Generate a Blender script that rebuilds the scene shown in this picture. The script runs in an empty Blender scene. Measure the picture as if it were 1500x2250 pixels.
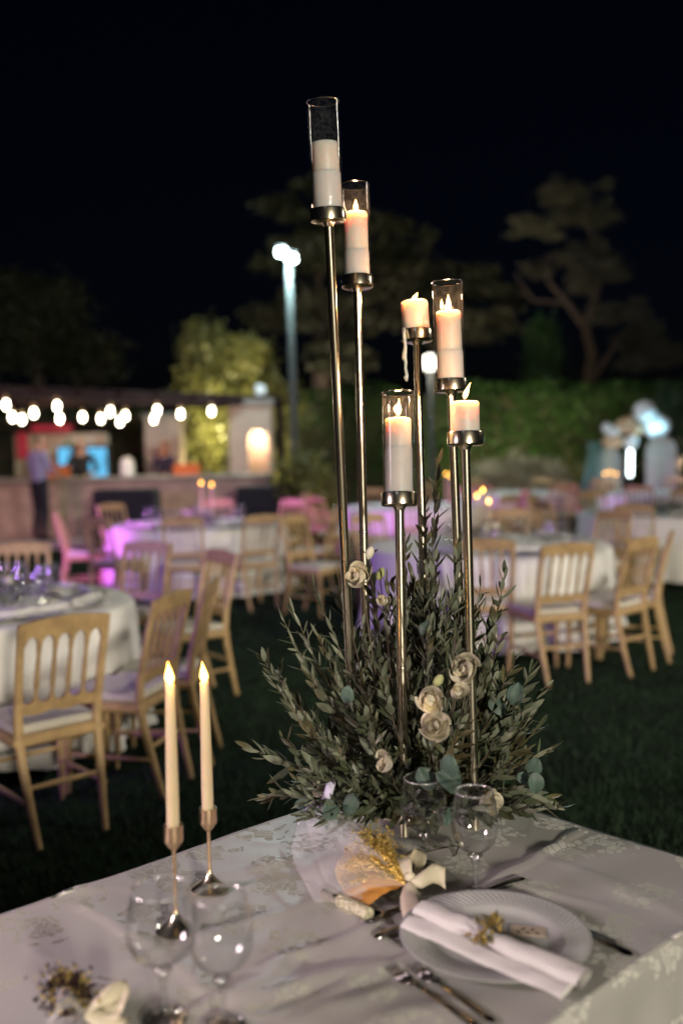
import bpy, math, random
import numpy as np
from mathutils import Vector, Matrix, Quaternion, noise
from mathutils.bvhtree import BVHTree

S = bpy.context.scene
COL = S.collection
R = math.radians
rnd = random.Random(11)

# ---------------------------------------------------------------- camera
CAM = Vector((0, 0, 1.62)); PITCH = R(3.9); ROLL = R(1.15); FPX = 35.0 / 36.0 * 2250
_F = Vector((0, math.cos(PITCH), -math.sin(PITCH)))
_U0 = Vector((0, math.sin(PITCH), math.cos(PITCH))); _R0 = Vector((1, 0, 0))
_Rt = _R0 * math.cos(ROLL) - _U0 * math.sin(ROLL)
_Up = _U0 * math.cos(ROLL) + _R0 * math.sin(ROLL)
cd = bpy.data.cameras.new("camera"); cam = bpy.data.objects.new("camera", cd); COL.objects.link(cam)
cam.matrix_world = Matrix(((_Rt.x, _Up.x, -_F.x, CAM.x), (_Rt.y, _Up.y, -_F.y, CAM.y), (_Rt.z, _Up.z, -_F.z, CAM.z), (0, 0, 0, 1)))
cd.sensor_fit = 'VERTICAL'; cd.sensor_height = 36; cd.sensor_width = 24; cd.lens = 35
cd.clip_start = 0.05; cd.clip_end = 400
cd.dof.use_dof = True; cd.dof.focus_distance = 2.30; cd.dof.aperture_fstop = 1.4
S.camera = cam

def ray(px, py):
    return (_F * FPX + _Rt * (px - 750) + _Up * (1125 - py)).normalized()
def W(px, py, z=0.0):                       # point of a horizontal plane seen at a pixel of the photograph
    d = ray(px, py); return CAM + d * ((z - CAM.z) / d.z)
def at(px, py, y):                          # point at world depth y seen at a pixel
    d = ray(px, py); return CAM + d * (y / d.y)
def proj(p):
    v = Vector(p) - CAM; w = v.dot(_F)
    return (750 + FPX * v.dot(_Rt) / w, 1125 - FPX * v.dot(_Up) / w)

# ---------------------------------------------------------------- world, exposure
w = bpy.data.worlds.new("World"); S.world = w; w.use_nodes = True
nt = w.node_tree; bg = nt.nodes['Background']
sky = nt.nodes.new('ShaderNodeTexSky'); sky.sky_type = 'NISHITA'; sky.sun_disc = False
sky.sun_elevation = R(4); sky.sun_rotation = R(200); sky.ozone_density = 3.0
mx = nt.nodes.new('ShaderNodeMix'); mx.data_type = 'RGBA'; mx.blend_type = 'MULTIPLY'; mx.inputs[0].default_value = 1
mx.inputs[7].default_value = (0.6, 0.55, 0.95, 1)
nt.links.new(sky.outputs[0], mx.inputs[6]); nt.links.new(mx.outputs[2], bg.inputs[0])
bg.inputs[1].default_value = 0.0013
S.view_settings.view_transform = 'Standard'; S.view_settings.look = 'None'
S.view_settings.exposure = 0.0; S.view_settings.gamma = 1.0; S.view_settings.use_curve_mapping = False
S.cycles.use_denoising = True
S.cycles.caustics_reflective = False; S.cycles.caustics_refractive = False
S.cycles.max_bounces = 8; S.cycles.transparent_max_bounces = 24; S.cycles.sample_clamp_indirect = 4.0

def lamp(kind, loc, power, col, radius=0.1, aim=None, cone=60, blend=0.5, name='unseen_flood'):
    l = bpy.data.lights.new(name, kind); o = bpy.data.objects.new(name, l); COL.objects.link(o)
    l.energy = power; l.color = col; l.shadow_soft_size = radius
    o.location = loc
    if aim is not None:
        o.rotation_euler = (Vector(aim) - Vector(loc)).to_track_quat('-Z', 'Y').to_euler()
    if kind == 'SPOT': l.spot_size = R(cone); l.spot_blend = blend
    return o
# moonlight
sl = bpy.data.lights.new('moon', 'SUN'); so = bpy.data.objects.new('moon', sl); COL.objects.link(so)
sl.energy = 0.02; sl.angle = R(0.5); sl.color = (0.8, 0.87, 1.0); so.rotation_euler = (R(50), 0, R(-20))
# unseen floodlights behind and beside the photographer, the stage lights on the left
lamp('SPOT', (5.0, -12.0, 3.9), 8400, (1.0, 0.90, 0.72), 0.7, (0.2, 7.0, 0.8), 60, 0.6)
lamp('SPOT', (7.5, 6.0, 5.0), 150, (1.0, 0.92, 0.78), 0.40, (0.3, 2.2, 0.7), 60, 0.6)
lamp('SPOT', (8.0, 3.0, 6.0), 1900, (1.0, 0.93, 0.80), 0.5, (-1.0, 8.5, 0.8), 58, 0.7)  # unseen spot added to brighten the round tables from above
lamp('SPOT', (-2.9, 0.9, 2.15), 400, (1.0, 0.76, 0.84), 0.40, (-0.45, 1.55, 0.7), 48, 1.0)
lamp('SPOT', (-6.5, 3.0, 2.3), 900, (0.42, 0.18, 1.0), 0.30, (-1.2, 9.0, 0.9), 80, 0.5, 'stage_light')
lamp('SPOT', (-7.0, 8.5, 2.0), 3000, (0.76, 0.16, 1.0), 0.16, (-2.8, 11.2, 0.8), 25, 0.6, 'stage_light')
lamp('SPOT', (-8.5, 9.5, 3.0), 650, (1.0, 0.34, 0.50), 0.2, (-6.0, 17.0, 0.9), 60, 0.7, 'stage_light')

# ---------------------------------------------------------------- materials
def nodes_of(name):
    m = bpy.data.materials.new(name); m.use_nodes = True
    return m, m.node_tree, m.node_tree.nodes['Principled BSDF']
def pbr(name, col, rough=0.5, metal=0.0, var=0.15, scale=20.0, bump=0.0, bscale=None, **kw):
    m, t, b = nodes_of(name)
    tc = t.nodes.new('ShaderNodeTexCoord'); n = t.nodes.new('ShaderNodeTexNoise')
    n.inputs['Scale'].default_value = scale; n.inputs['Detail'].default_value = 4
    t.links.new(tc.outputs['Object'], n.inputs['Vector'])
    r = t.nodes.new('ShaderNodeValToRGB'); r.color_ramp.elements[0].position = 0.3; r.color_ramp.elements[1].position = 0.7
    r.color_ramp.elements[0].color = tuple(max(0, c * (1 - var)) for c in col) + (1,)
    r.color_ramp.elements[1].color = tuple(min(1, c * (1 + var)) for c in col) + (1,)
    t.links.new(n.outputs['Fac'], r.inputs[0]); t.links.new(r.outputs[0], b.inputs['Base Color'])
    b.inputs['Roughness'].default_value = rough; b.inputs['Metallic'].default_value = metal
    if bump:
        n2 = t.nodes.new('ShaderNodeTexNoise'); n2.inputs['Scale'].default_value = bscale or scale * 3; n2.inputs['Detail'].default_value = 3
        t.links.new(tc.outputs['Object'], n2.inputs['Vector'])
        bp = t.nodes.new('ShaderNodeBump'); bp.inputs['Strength'].default_value = bump; bp.inputs['Distance'].default_value = 0.01
        t.links.new(n2.outputs['Fac'], bp.inputs['Height']); t.links.new(bp.outputs[0], b.inputs['Normal'])
    for k, v in kw.items():
        b.inputs[k.replace('_', ' ')].default_value = v
    return m
def emit(name, col, s):
    m, t, b = nodes_of(name)
    e = t.nodes.new('ShaderNodeEmission'); e.inputs[0].default_value = (*col, 1); e.inputs[1].default_value = s
    t.links.new(e.outputs[0], t.nodes['Material Output'].inputs[0]); return m
def flame_mat(name, col, k, base_dim):
    m, t, b = nodes_of(name); N = t.nodes; L = t.links
    e = N.new('ShaderNodeEmission'); tr = N.new('ShaderNodeBsdfTransparent'); ms = N.new('ShaderNodeMixShader')
    tc = N.new('ShaderNodeTexCoord'); sp = N.new('ShaderNodeSeparateXYZ'); L.new(tc.outputs['Generated'], sp.inputs[0])
    r = N.new('ShaderNodeValToRGB'); r.color_ramp.elements[0].position = 0.0; r.color_ramp.elements[0].color = (col[0] * base_dim, col[1] * base_dim * .8, col[2] * base_dim, 1)
    r.color_ramp.elements[1].position = .32; r.color_ramp.elements[1].color = (*col, 1)
    q = r.color_ramp.elements.new(1.0); q.color = (col[0], col[1] * .72, col[2] * .5, 1)
    L.new(sp.outputs[2], r.inputs[0]); L.new(r.outputs[0], e.inputs[0]); e.inputs[1].default_value = k
    lw = N.new('ShaderNodeLayerWeight'); lw.inputs[0].default_value = .5
    mr = N.new('ShaderNodeMapRange'); mr.inputs[3].default_value = 1.0; mr.inputs[4].default_value = .03
    L.new(lw.outputs['Facing'], mr.inputs[0]); L.new(mr.outputs[0], ms.inputs[0]); L.new(tr.outputs[0], ms.inputs[1]); L.new(e.outputs[0], ms.inputs[2])
    L.new(ms.outputs[0], N['Material Output'].inputs[0]); return m
def thin_glass(name, tint=(0.97, 0.98, 0.98), lo=0.03, hi=0.75, power=3.0, rough=0.015, dirt_glint=0.0):
    m, t, b = nodes_of(name); N = t.nodes; L = t.links
    tr = N.new('ShaderNodeBsdfTransparent'); tr.inputs[0].default_value = (*tint, 1)
    gl = N.new('ShaderNodeBsdfGlossy'); gl.inputs['Roughness'].default_value = rough
    lw = N.new('ShaderNodeLayerWeight'); lw.inputs[0].default_value = 0.5
    p = N.new('ShaderNodeMath'); p.operation = 'POWER'; p.inputs[1].default_value = power
    L.new(lw.outputs['Facing'], p.inputs[0])
    mr = N.new('ShaderNodeMapRange'); mr.inputs['To Min'].default_value = lo; mr.inputs['To Max'].default_value = hi
    L.new(p.outputs[0], mr.inputs[0])
    ms = N.new('ShaderNodeMixShader'); L.new(mr.outputs[0], ms.inputs[0]); L.new(tr.outputs[0], ms.inputs[1]); L.new(gl.outputs[0], ms.inputs[2])
    out = ms.outputs[0]
    if dirt_glint:  # diffuse white: dirt on the cylinders, painted-in haze and glint on wine glasses
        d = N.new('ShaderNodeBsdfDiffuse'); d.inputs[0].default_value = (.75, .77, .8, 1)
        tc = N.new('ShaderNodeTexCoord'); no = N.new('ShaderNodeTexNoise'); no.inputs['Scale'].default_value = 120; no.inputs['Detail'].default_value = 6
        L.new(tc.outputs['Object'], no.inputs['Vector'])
        mr2 = N.new('ShaderNodeMapRange'); mr2.inputs[1].default_value = .45; mr2.inputs[2].default_value = .8; mr2.inputs[4].default_value = dirt_glint; mr2.inputs[3].default_value = dirt_glint * .12
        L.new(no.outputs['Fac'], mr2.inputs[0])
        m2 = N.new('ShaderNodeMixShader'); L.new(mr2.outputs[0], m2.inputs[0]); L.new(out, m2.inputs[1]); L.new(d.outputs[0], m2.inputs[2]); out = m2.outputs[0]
    L.new(out, N['Material Output'].inputs[0]); return m
def sheer(name, col, opacity, noise_mask=None, metal=False):
    """gauze: partly see-through diffuse cloth; noise_mask=(scale, lo, hi) breaks it into flakes"""
    m, t, b = nodes_of(name); N = t.nodes; L = t.links
    b.inputs['Base Color'].default_value = (*col, 1); b.inputs['Roughness'].default_value = 0.3 if metal else 0.8
    b.inputs['Metallic'].default_value = .75 if metal else 0.0
    tr = N.new('ShaderNodeBsdfTransparent'); ms = N.new('ShaderNodeMixShader')
    tc = N.new('ShaderNodeTexCoord')
    if noise_mask:
        sc, lo, hi = noise_mask
        no = N.new('ShaderNodeTexNoise'); no.inputs['Scale'].default_value = sc; no.inputs['Detail'].default_value = 5; no.inputs['Roughness'].default_value = .65
        L.new(tc.outputs['Object'], no.inputs['Vector'])
        mr = N.new('ShaderNodeMapRange'); mr.inputs[1].default_value = lo; mr.inputs[2].default_value = hi; mr.inputs[4].default_value = opacity
        L.new(no.outputs['Fac'], mr.inputs[0]); L.new(mr.outputs[0], ms.inputs[0])
        bp = N.new('ShaderNodeBump'); bp.inputs['Strength'].default_value = .9; bp.inputs['Distance'].default_value = .01
        n2 = N.new('ShaderNodeTexNoise'); n2.inputs['Scale'].default_value = 160; L.new(tc.outputs['Object'], n2.inputs['Vector'])
        L.new(n2.outputs['Fac'], bp.inputs['Height']); L.new(bp.outputs[0], b.inputs['Normal'])
    else:
        ms.inputs[0].default_value = opacity
    L.new(tr.outputs[0], ms.inputs[1]); L.new(b.outputs[0], ms.inputs[2]); L.new(ms.outputs[0], N['Material Output'].inputs[0])
    return m
def leafmat(name, top, under, rough=0.5, trans=0.15, scale=9.0, brown_tint=None):
    m, t, b = nodes_of(name); N = t.nodes; L = t.links
    g = N.new('ShaderNodeNewGeometry'); mix = N.new('ShaderNodeMix'); mix.data_type = 'RGBA'
    mix.inputs[6].default_value = (*top, 1); mix.inputs[7].default_value = (*under, 1)
    L.new(g.outputs['Backfacing'], mix.inputs[0])
    no = N.new('ShaderNodeTexNoise'); no.inputs['Scale'].default_value = scale; L.new(g.outputs['Position'], no.inputs['Vector'])
    mr = N.new('ShaderNodeMapRange'); mr.inputs[1].default_value = .3; mr.inputs[2].default_value = .7; mr.inputs[3].default_value = .6; mr.inputs[4].default_value = 1.4
    L.new(no.outputs['Fac'], mr.inputs[0])
    mm = N.new('ShaderNodeMix'); mm.data_type = 'RGBA'; mm.blend_type = 'MULTIPLY'; mm.inputs[0].default_value = 1
    src = mix.outputs[2]
    if brown_tint:                                  # some leaves are browner, in small clusters and one by one
        n2 = N.new('ShaderNodeTexNoise'); n2.inputs['Scale'].default_value = 11; n2.inputs['Detail'].default_value = 4; L.new(g.outputs['Position'], n2.inputs['Vector'])
        m2 = N.new('ShaderNodeMapRange'); m2.inputs[1].default_value = .52; m2.inputs[2].default_value = .66; m2.inputs[4].default_value = .75
        L.new(n2.outputs['Fac'], m2.inputs[0])
        md = N.new('ShaderNodeMix'); md.data_type = 'RGBA'; md.inputs[7].default_value = (*brown_tint, 1)
        L.new(m2.outputs[0], md.inputs[0]); L.new(src, md.inputs[6]); src = md.outputs[2]
    L.new(src, mm.inputs[6]); L.new(mr.outputs[0], mm.inputs[7])
    L.new(mm.outputs[2], b.inputs['Base Color']); b.inputs['Roughness'].default_value = rough
    tl = N.new('ShaderNodeBsdfTranslucent'); L.new(mm.outputs[2], tl.inputs[0])
    ms = N.new('ShaderNodeMixShader'); ms.inputs[0].default_value = trans
    L.new(b.outputs[0], ms.inputs[1]); L.new(tl.outputs[0], ms.inputs[2]); L.new(ms.outputs[0], N['Material Output'].inputs[0])
    return m
def damask():
    m, t, b = nodes_of('damask_cloth'); N = t.nodes; L = t.links
    tc = N.new('ShaderNodeTexCoord')
    def math_(op, a=None, c=None):
        n = N.new('ShaderNodeMath'); n.operation = op
        for i, v in enumerate((a, c)):
            if v is None: continue
            if isinstance(v, (int, float)): n.inputs[i].default_value = v
            else: L.new(v, n.inputs[i])
        return n.outputs[0]
    def vor(scale, feature='F1', rndm=1.0, vec=None):
        v = N.new('ShaderNodeTexVoronoi'); v.voronoi_dimensions = '2D'; v.feature = feature
        v.inputs['Scale'].default_value = scale; v.inputs['Randomness'].default_value = rndm
        L.new(vec or tc.outputs['UV'], v.inputs['Vector']); return v
    no = N.new('ShaderNodeTexNoise'); no.inputs['Scale'].default_value = 17; no.inputs['Detail'].default_value = 5
    L.new(tc.outputs['UV'], no.inputs['Vector'])
    off = N.new('ShaderNodeVectorMath'); off.operation = 'SCALE'; off.inputs['Scale'].default_value = .085
    L.new(no.outputs['Color'], off.inputs[0])
    ad = N.new('ShaderNodeVectorMath'); L.new(tc.outputs['UV'], ad.inputs[0]); L.new(off.outputs[0], ad.inputs[1])
    off2 = N.new('ShaderNodeVectorMath'); off2.operation = 'SCALE'; off2.inputs['Scale'].default_value = .022
    L.new(no.outputs['Color'], off2.inputs[0])
    ad2 = N.new('ShaderNodeVectorMath'); L.new(tc.outputs['UV'], ad2.inputs[0]); L.new(off2.outputs[0], ad2.inputs[1])
    big = vor(6.4, 'F1', .7, ad.outputs[0])          # one bouquet per cell, about 18 cm apart
    inside = math_('LESS_THAN', big.outputs['Distance'], .34)
    heart = math_('LESS_THAN', big.outputs['Distance'], .12)
    ring = math_('SINE', math_('MULTIPLY', big.outputs['Distance'], 130))
    petals = math_('GREATER_THAN', ring, -.45)
    leafc = vor(52, 'DISTANCE_TO_EDGE', .95, ad2.outputs[0])
    leafs = math_('GREATER_THAN', leafc.outputs['Distance'], .085)
    pick = vor(52, 'F1', .95, ad2.outputs[0])
    keep = math_('GREATER_THAN', N.new('ShaderNodeSeparateColor').outputs[0], .3)
    sep = keep.node.inputs[0].links[0].from_node; L.new(pick.outputs['Color'], sep.inputs[0])
    leaves = math_('MULTIPLY', math_('MULTIPLY', leafs, keep), inside)
    body = math_('MAXIMUM', math_('MULTIPLY', heart, petals), math_('MULTIPLY', leaves, math_('SUBTRACT', 1.0, heart)))
    # ground is satin, motif is matt: other colour depth, gloss and thread slope
    mix = N.new('ShaderNodeMix'); mix.data_type = 'RGBA'
    mix.inputs[6].default_value = (.41, .40, .385, 1); mix.inputs[7].default_value = (.70, .685, .64, 1)
    L.new(body, mix.inputs[0]); L.new(mix.outputs[2], b.inputs['Base Color'])
    mr = N.new('ShaderNodeMapRange'); mr.inputs[3].default_value = .42; mr.inputs[4].default_value = .75
    L.new(body, mr.inputs[0]); L.new(mr.outputs[0], b.inputs['Roughness'])
    bp = N.new('ShaderNodeBump'); bp.inputs['Strength'].default_value = .12; bp.inputs['Distance'].default_value = .002
    wv = N.new('ShaderNodeTexNoise'); wv.inputs['Scale'].default_value = 900; L.new(tc.outputs['UV'], wv.inputs['Vector'])
    L.new(wv.outputs['Fac'], bp.inputs['Height'])
    tilt = N.new('ShaderNodeVectorMath'); tilt.operation = 'SCALE'; tilt.inputs[0].default_value = (.40, .10, 0)
    L.new(body, tilt.inputs['Scale'])
    a2 = N.new('ShaderNodeVectorMath'); L.new(bp.outputs[0], a2.inputs[0]); L.new(tilt.outputs[0], a2.inputs[1])
    nn = N.new('ShaderNodeVectorMath'); nn.operation = 'NORMALIZE'; L.new(a2.outputs[0], nn.inputs[0])
    L.new(nn.outputs[0], b.inputs['Normal'])
    b.inputs['Sheen Weight'].default_value = .15
    return m

M = dict(
    gold=pbr('polished_gold', (.97, .87, .68), .22, 1.0, .06, 30),
    rosegold=pbr('brushed_rose_gold', (.82, .60, .38), .28, 1.0, .08, 60, .05, 400),
    wax=pbr('candle_wax', (.76, .64, .57), .45, 0, .04, 18, .05, 40, Subsurface_Weight=1.0, Subsurface_Radius=(1, .62, .42), Subsurface_Scale=.045),
    wax_band=pbr('clouded_wax', (.68, .62, .60), .5, 0, .05, 30, Subsurface_Weight=1.0, Subsurface_Radius=(1, .62, .42), Subsurface_Scale=.03),
    ivory=pbr('ivory_taper', (.66, .54, .36), .4, 0, .05, 12, Subsurface_Weight=.7, Subsurface_Radius=(1, .55, .25), Subsurface_Scale=.012),
    wick=pbr('burnt_wick', (.03, .025, .02), .9),
    flame=flame_mat('candle_flame', (1.0, .56, .20), 30, .05),
    led=flame_mat('led_flame', (1.0, .50, .085), 24, .5),
    glass=thin_glass('cylinder_glass', dirt_glint=.035),
    wineglass=thin_glass('wine_glass_bowl', lo=.085, hi=.98, power=2.0, rough=.035, dirt_glint=.018),  # faint diffuse white paints a haze into the bowl
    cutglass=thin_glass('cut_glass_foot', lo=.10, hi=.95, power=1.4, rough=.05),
    rimglass=thin_glass('glass_rim', lo=.30, hi=.9, power=1.0, rough=.08, dirt_glint=.9),  # diffuse white painted in for the bright light a rim refracts
    wood=pbr('golden_beech', (.46, .31, .15), .5, 0, .22, 14, .06, 60),
    cushion=pbr('cushion_cloth', (.62, .57, .48), .85, 0, .06, 40, .1, 300),
    linen=pbr('white_linen', (.80, .78, .74), .85, 0, .05, 10, .1, 300),
    napkin=pbr('napkin_cloth', (.68, .66, .645), .85, 0, .05, 25, .12, 500),
    china=pbr('white_china', (.46, .47, .46), .22, 0, .03, 12),
    steel=pbr('cutlery_steel', (.55, .53, .52), .14, 1.0, .08, 40),
    ribbon=pbr('cream_ribbon', (.74, .66, .50), .6, 0, .05, 40, .1, 300),
    olive=leafmat('olive_leaf', (.078, .096, .056), (.23, .25, .185), .40, .12, 14, (.115, .088, .036)),
    euc=leafmat('eucalyptus_leaf', (.055, .105, .082), (.085, .135, .11), .55, .15, 12),
    twig=pbr('olive_twig', (.11, .09, .06), .8, 0, .3, 40),
    rose=leafmat('cream_petal', (.84, .80, .68), (.80, .74, .60), .55, .38, 30),
    bud=pbr('green_bud', (.42, .45, .20), .6, 0, .2, 60),
    tulle=sheer('white_tulle', (.80, .78, .80), .25),
    goldflake=sheer('gold_foil_flakes', (1.0, .66, .18), 1.0, (24, .36, .42), True),
    amber=sheer('amber_gauze', (.70, .30, .05), .7),
    sequin=pbr('gold_sequins', (.95, .62, .20), .30, .85, .35, 300, 1.0, 300),
    lawn=pbr('lawn_turf', (.011, .023, .012), .95, 0, .5, 3, .4, 60, Specular_IOR_Level=.05),
    blade=leafmat('grass_blade', (.012, .028, .013), (.016, .034, .015), .9, .1, 2),
    paving=pbr('terrace_paving', (.30, .27, .24), .85, 0, .2, 3),
    stone=pbr('rendered_stone', (.42, .33, .27), .9, 0, .25, 5, .5, 20),
    plaster=pbr('pale_plaster', (.42, .32, .26), .9, 0, .12, 6, .3, 20),
    darkwood=pbr('dark_timber', (.022, .010, .011), .8, 0, .3, 8, Specular_IOR_Level=.15),
    blackcloth=pbr('black_cloth', (.010, .010, .018), .8, 0, .3, 10),
    polemetal=pbr('painted_pole', (.05, .055, .055), .6, .0, .1, 10),
    bark=pbr('tree_bark', (.08, .06, .045), .95, 0, .35, 6, .6, 14),
    pine=leafmat('pine_foliage', (.105, .10, .068), (.12, .115, .08), .7, .2, .8),
    broad=leafmat('broad_foliage', (.05, .055, .03), (.06, .065, .035), .6, .2, .8),
    hedge=leafmat('hedge_leaf', (.036, .085, .020), (.05, .10, .028), .5, .2, 1.0),
    bamboo=leafmat('yellow_green_leaf', (.17, .16, .04), (.20, .19, .06), .5, .3, 1.2),
    teal=leafmat('cypress_foliage', (.025, .06, .03), (.03, .07, .035), .6, .2, 2),
    pampas=leafmat('pale_plume', (.40, .36, .24), (.42, .38, .26), .8, .2, 3),
    red=pbr('red_board', (.55, .03, .06), .6), orange=pbr('orange_crate', (.62, .14, .02), .5),
    beige=pbr('beige_board', (.55, .45, .34), .7), white=pbr('white_gloss', (.78, .79, .80), .35),
    skin=pbr('skin', (.42, .24, .17), .55), shirt=pbr('grey_blue_shirt', (.27, .28, .48), .85, 0, .12, 20, .2, 60),
    trousers=pbr('navy_trousers', (.010, .012, .022), .85), black=pbr('black_shirt', (.008, .008, .010), .8),
    hair=pbr('brown_hair', (.05, .025, .018), .6), redhair=pbr('auburn_hair', (.24, .07, .03), .6),
    redtop=pbr('dark_top', (.03, .02, .05), .8),
    cyan=emit('cyan_fridge_light', (.16, .62, 1.0), 1.0), bulb=emit('festoon_bulb', (1.0, .90, .66), 26),
    lampw=emit('lamp_head_light', (.72, 1.0, .98), 60), globe=emit('globe_light', (1.0, .93, .80), 5.0),
    tube=emit('tube_light', (.85, .97, 1.0), 9), nichel=emit('niche_lamp', (1.0, .78, .5), 8),
    card=pbr('tan_card', (.50, .42, .32), .8), panelgrey=pbr('grey_white_panel', (.42, .41, .38), .6), balloon=pbr('white_balloon', (.72, .74, .76), .25), goldballoon=pbr('beige_balloon', (.55, .36, .22), .3),
    glitter=pbr('clear_glitter', (.75, .70, .50), .15, .3, .35, 160, .9, 160),
    blush=pbr('blush_candle', (.70, .45, .42), .5, 0, .05, 20),
    violet=pbr('lilac_satin', (.55, .52, .70), .5),
)
M['solidglass'] = (lambda mtb: (mtb[2].inputs['Transmission Weight'].__setattr__('default_value', 1.0), mtb[2].inputs['Roughness'].__setattr__('default_value', .02), mtb[2].inputs['Base Color'].__setattr__('default_value', (1, 1, 1, 1)), mtb[0])[-1])(nodes_of('cut_glass'))
M['damask'] = damask()

# ---------------------------------------------------------------- mesh builder
class MB:
    def __init__(s): s.v = []; s.f = []; s.uv = None
    def add(s, vs, fs):
        b = len(s.v); s.v += [tuple(p) for p in vs]; s.f += [tuple(i + b for i in f) for f in fs]; return s
    def box(s, c, d, rz=0.0, bev=0.0):
        x, y, z = d[0] / 2, d[1] / 2, d[2] / 2; q = Matrix.Rotation(rz, 3, 'Z'); c = Vector(c)
        if bev <= 0:
            vs = [c + q @ Vector((i * x, j * y, k * z)) for i in (-1, 1) for j in (-1, 1) for k in (-1, 1)]
            return s.add(vs, [(0, 1, 3, 2), (4, 6, 7, 5), (0, 4, 5, 1), (2, 3, 7, 6), (0, 2, 6, 4), (1, 5, 7, 3)])
        n = 3; ring = []
        for (sx, sy, a0) in ((1, 1, 0), (-1, 1, 90), (-1, -1, 180), (1, -1, 270)):
            for i in range(n + 1):
                a = R(a0 + 90 * i / n); ring.append((sx * (x - bev) + bev * math.cos(a), sy * (y - bev) + bev * math.sin(a)))
        prof = [(1 - bev / min(x, y), -z), (1, -z + bev), (1, z - bev), (1 - bev / min(x, y), z)]
        vs = []; m = len(ring)
        for (k, zz) in prof: vs += [c + q @ Vector((p[0] * k, p[1] * k, zz)) for p in ring]
        fs = [(j * m + i, j * m + (i + 1) % m, (j + 1) * m + (i + 1) % m, (j + 1) * m + i) for j in range(3) for i in range(m)]
        fs += [tuple(reversed(range(m))), tuple(range(3 * m, 4 * m))]
        return s.add(vs, fs)
    def tube(s, pts, rs, n=8, cap=True):
        pts = [Vector(p) for p in pts]
        if isinstance(rs, (int, float)): rs = [rs] * len(pts)
        vs = []; t0 = (pts[1] - pts[0]).normalized(); u = t0.orthogonal().normalized()
        for i, p in enumerate(pts):
            t = (pts[min(i + 1, len(pts) - 1)] - pts[max(i - 1, 0)]).normalized()
            u = (u - t * u.dot(t)).normalized(); v = t.cross(u)
            vs += [p + (u * math.cos(2 * math.pi * k / n) + v * math.sin(2 * math.pi * k / n)) * rs[i] for k in range(n)]
        fs = [(i * n + k, i * n + (k + 1) % n, (i + 1) * n + (k + 1) % n, (i + 1) * n + k) for i in range(len(pts) - 1) for k in range(n)]
        if cap: fs += [tuple(reversed(range(n))), tuple(range((len(pts) - 1) * n, len(pts) * n))]
        return s.add(vs, fs)
    def lathe(s, prof, n=32, o=(0, 0, 0), axis=None, cap0=False, cap1=False, wob=None):
        o = Vector(o); q = Vector((0, 0, 1)).rotation_difference(Vector(axis)) if axis is not None else Quaternion()
        vs = []
        for j, (r, z) in enumerate(prof):
            for k in range(n):
                a = 2 * math.pi * k / n; rr = r * (wob(a, j) if wob else 1)
                vs.append(o + q @ Vector((rr * math.cos(a), rr * math.sin(a), z)))
        fs = [(j * n + k, j * n + (k + 1) % n, (j + 1) * n + (k + 1) % n, (j + 1) * n + k) for j in range(len(prof) - 1) for k in range(n)]
        if cap0: fs.append(tuple(reversed(range(n))))
        if cap1: fs.append(tuple(range((len(prof) - 1) * n, len(prof) * n)))
        return s.add(vs, fs)
    def prism(s, poly, y0, y1, shear=None):
        n = len(poly); sh = shear or (lambda x, z: 0)
        vs = [(x, y0 + sh(x, z), z) for x, z in poly] + [(x, y1 + sh(x, z), z) for x, z in poly]
        return s.add(vs, [tuple(range(n)), tuple(reversed(range(n, 2 * n)))] + [(i, i + n, (i + 1) % n + n, (i + 1) % n) for i in range(n)])
    def grid(s, fn, nu, nv):
        vs = [fn(i / nu, j / nv) for j in range(nv + 1) for i in range(nu + 1)]
        return s.add(vs, [(j * (nu + 1) + i, j * (nu + 1) + i + 1, (j + 1) * (nu + 1) + i + 1, (j + 1) * (nu + 1) + i) for j in range(nv) for i in range(nu)])
    def ball(s, c, r, n=12, m=8, sc=(1, 1, 1)):
        c = Vector(c)
        return s.lathe([(max(1e-4, math.sin(math.pi * j / m)) * r, -math.cos(math.pi * j / m) * r) for j in range(m + 1)], n, (0, 0, 0)) ._shift(c, sc, n * (m + 1))
    def _shift(s, c, sc, k):
        for i in range(len(s.v) - k, len(s.v)):
            p = s.v[i]; s.v[i] = (c.x + p[0] * sc[0], c.y + p[1] * sc[1], c.z + p[2] * sc[2])
        return s
    def mesh(s, name, mat, smooth=35):
        me = bpy.data.meshes.new(name); me.from_pydata(s.v, [], s.f); me.materials.append(mat)
        if smooth:
            me.polygons.foreach_set('use_smooth', [True] * len(me.polygons))
            if smooth < 180: me.set_sharp_from_angle(angle=R(smooth))
        me.update(); return me
    def build(s, name, mat, parent=None, smooth=35):
        return link(name, s.mesh(name, mat, smooth), parent)
def link(name, me, parent=None):
    o = bpy.data.objects.new(name, me); COL.objects.link(o)
    if parent is not None: o.parent = parent
    return o
def tag(o, label, cat, group=None):
    o['label'] = label; o['category'] = cat
    if group: o['group'] = group
    return o
def thing(name, label, cat, loc=(0, 0, 0), rz=0.0, group=None):
    o = link(name, None); o.location = loc; o.rotation_euler = (0, 0, rz); o.empty_display_size = .1
    return tag(o, label, cat, group)
def struct(o): o['kind'] = 'structure'; return o
def copy_tree(o, parent=None):
    c = o.copy(); COL.objects.link(c)
    if parent is not None: c.parent = parent
    for ch in o.children: copy_tree(ch, c)
    return c
def place(o, loc, rz=0.0, label=None, group=None):
    c = copy_tree(o); c.location = loc; c.rotation_euler = (0, 0, rz)
    if label: c['label'] = label
    if group: c['group'] = group
    return c
ORD = 'first second third fourth fifth sixth seventh eighth ninth tenth eleventh twelfth thirteenth fourteenth fifteenth sixteenth seventeenth eighteenth nineteenth twentieth'.split()
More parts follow.
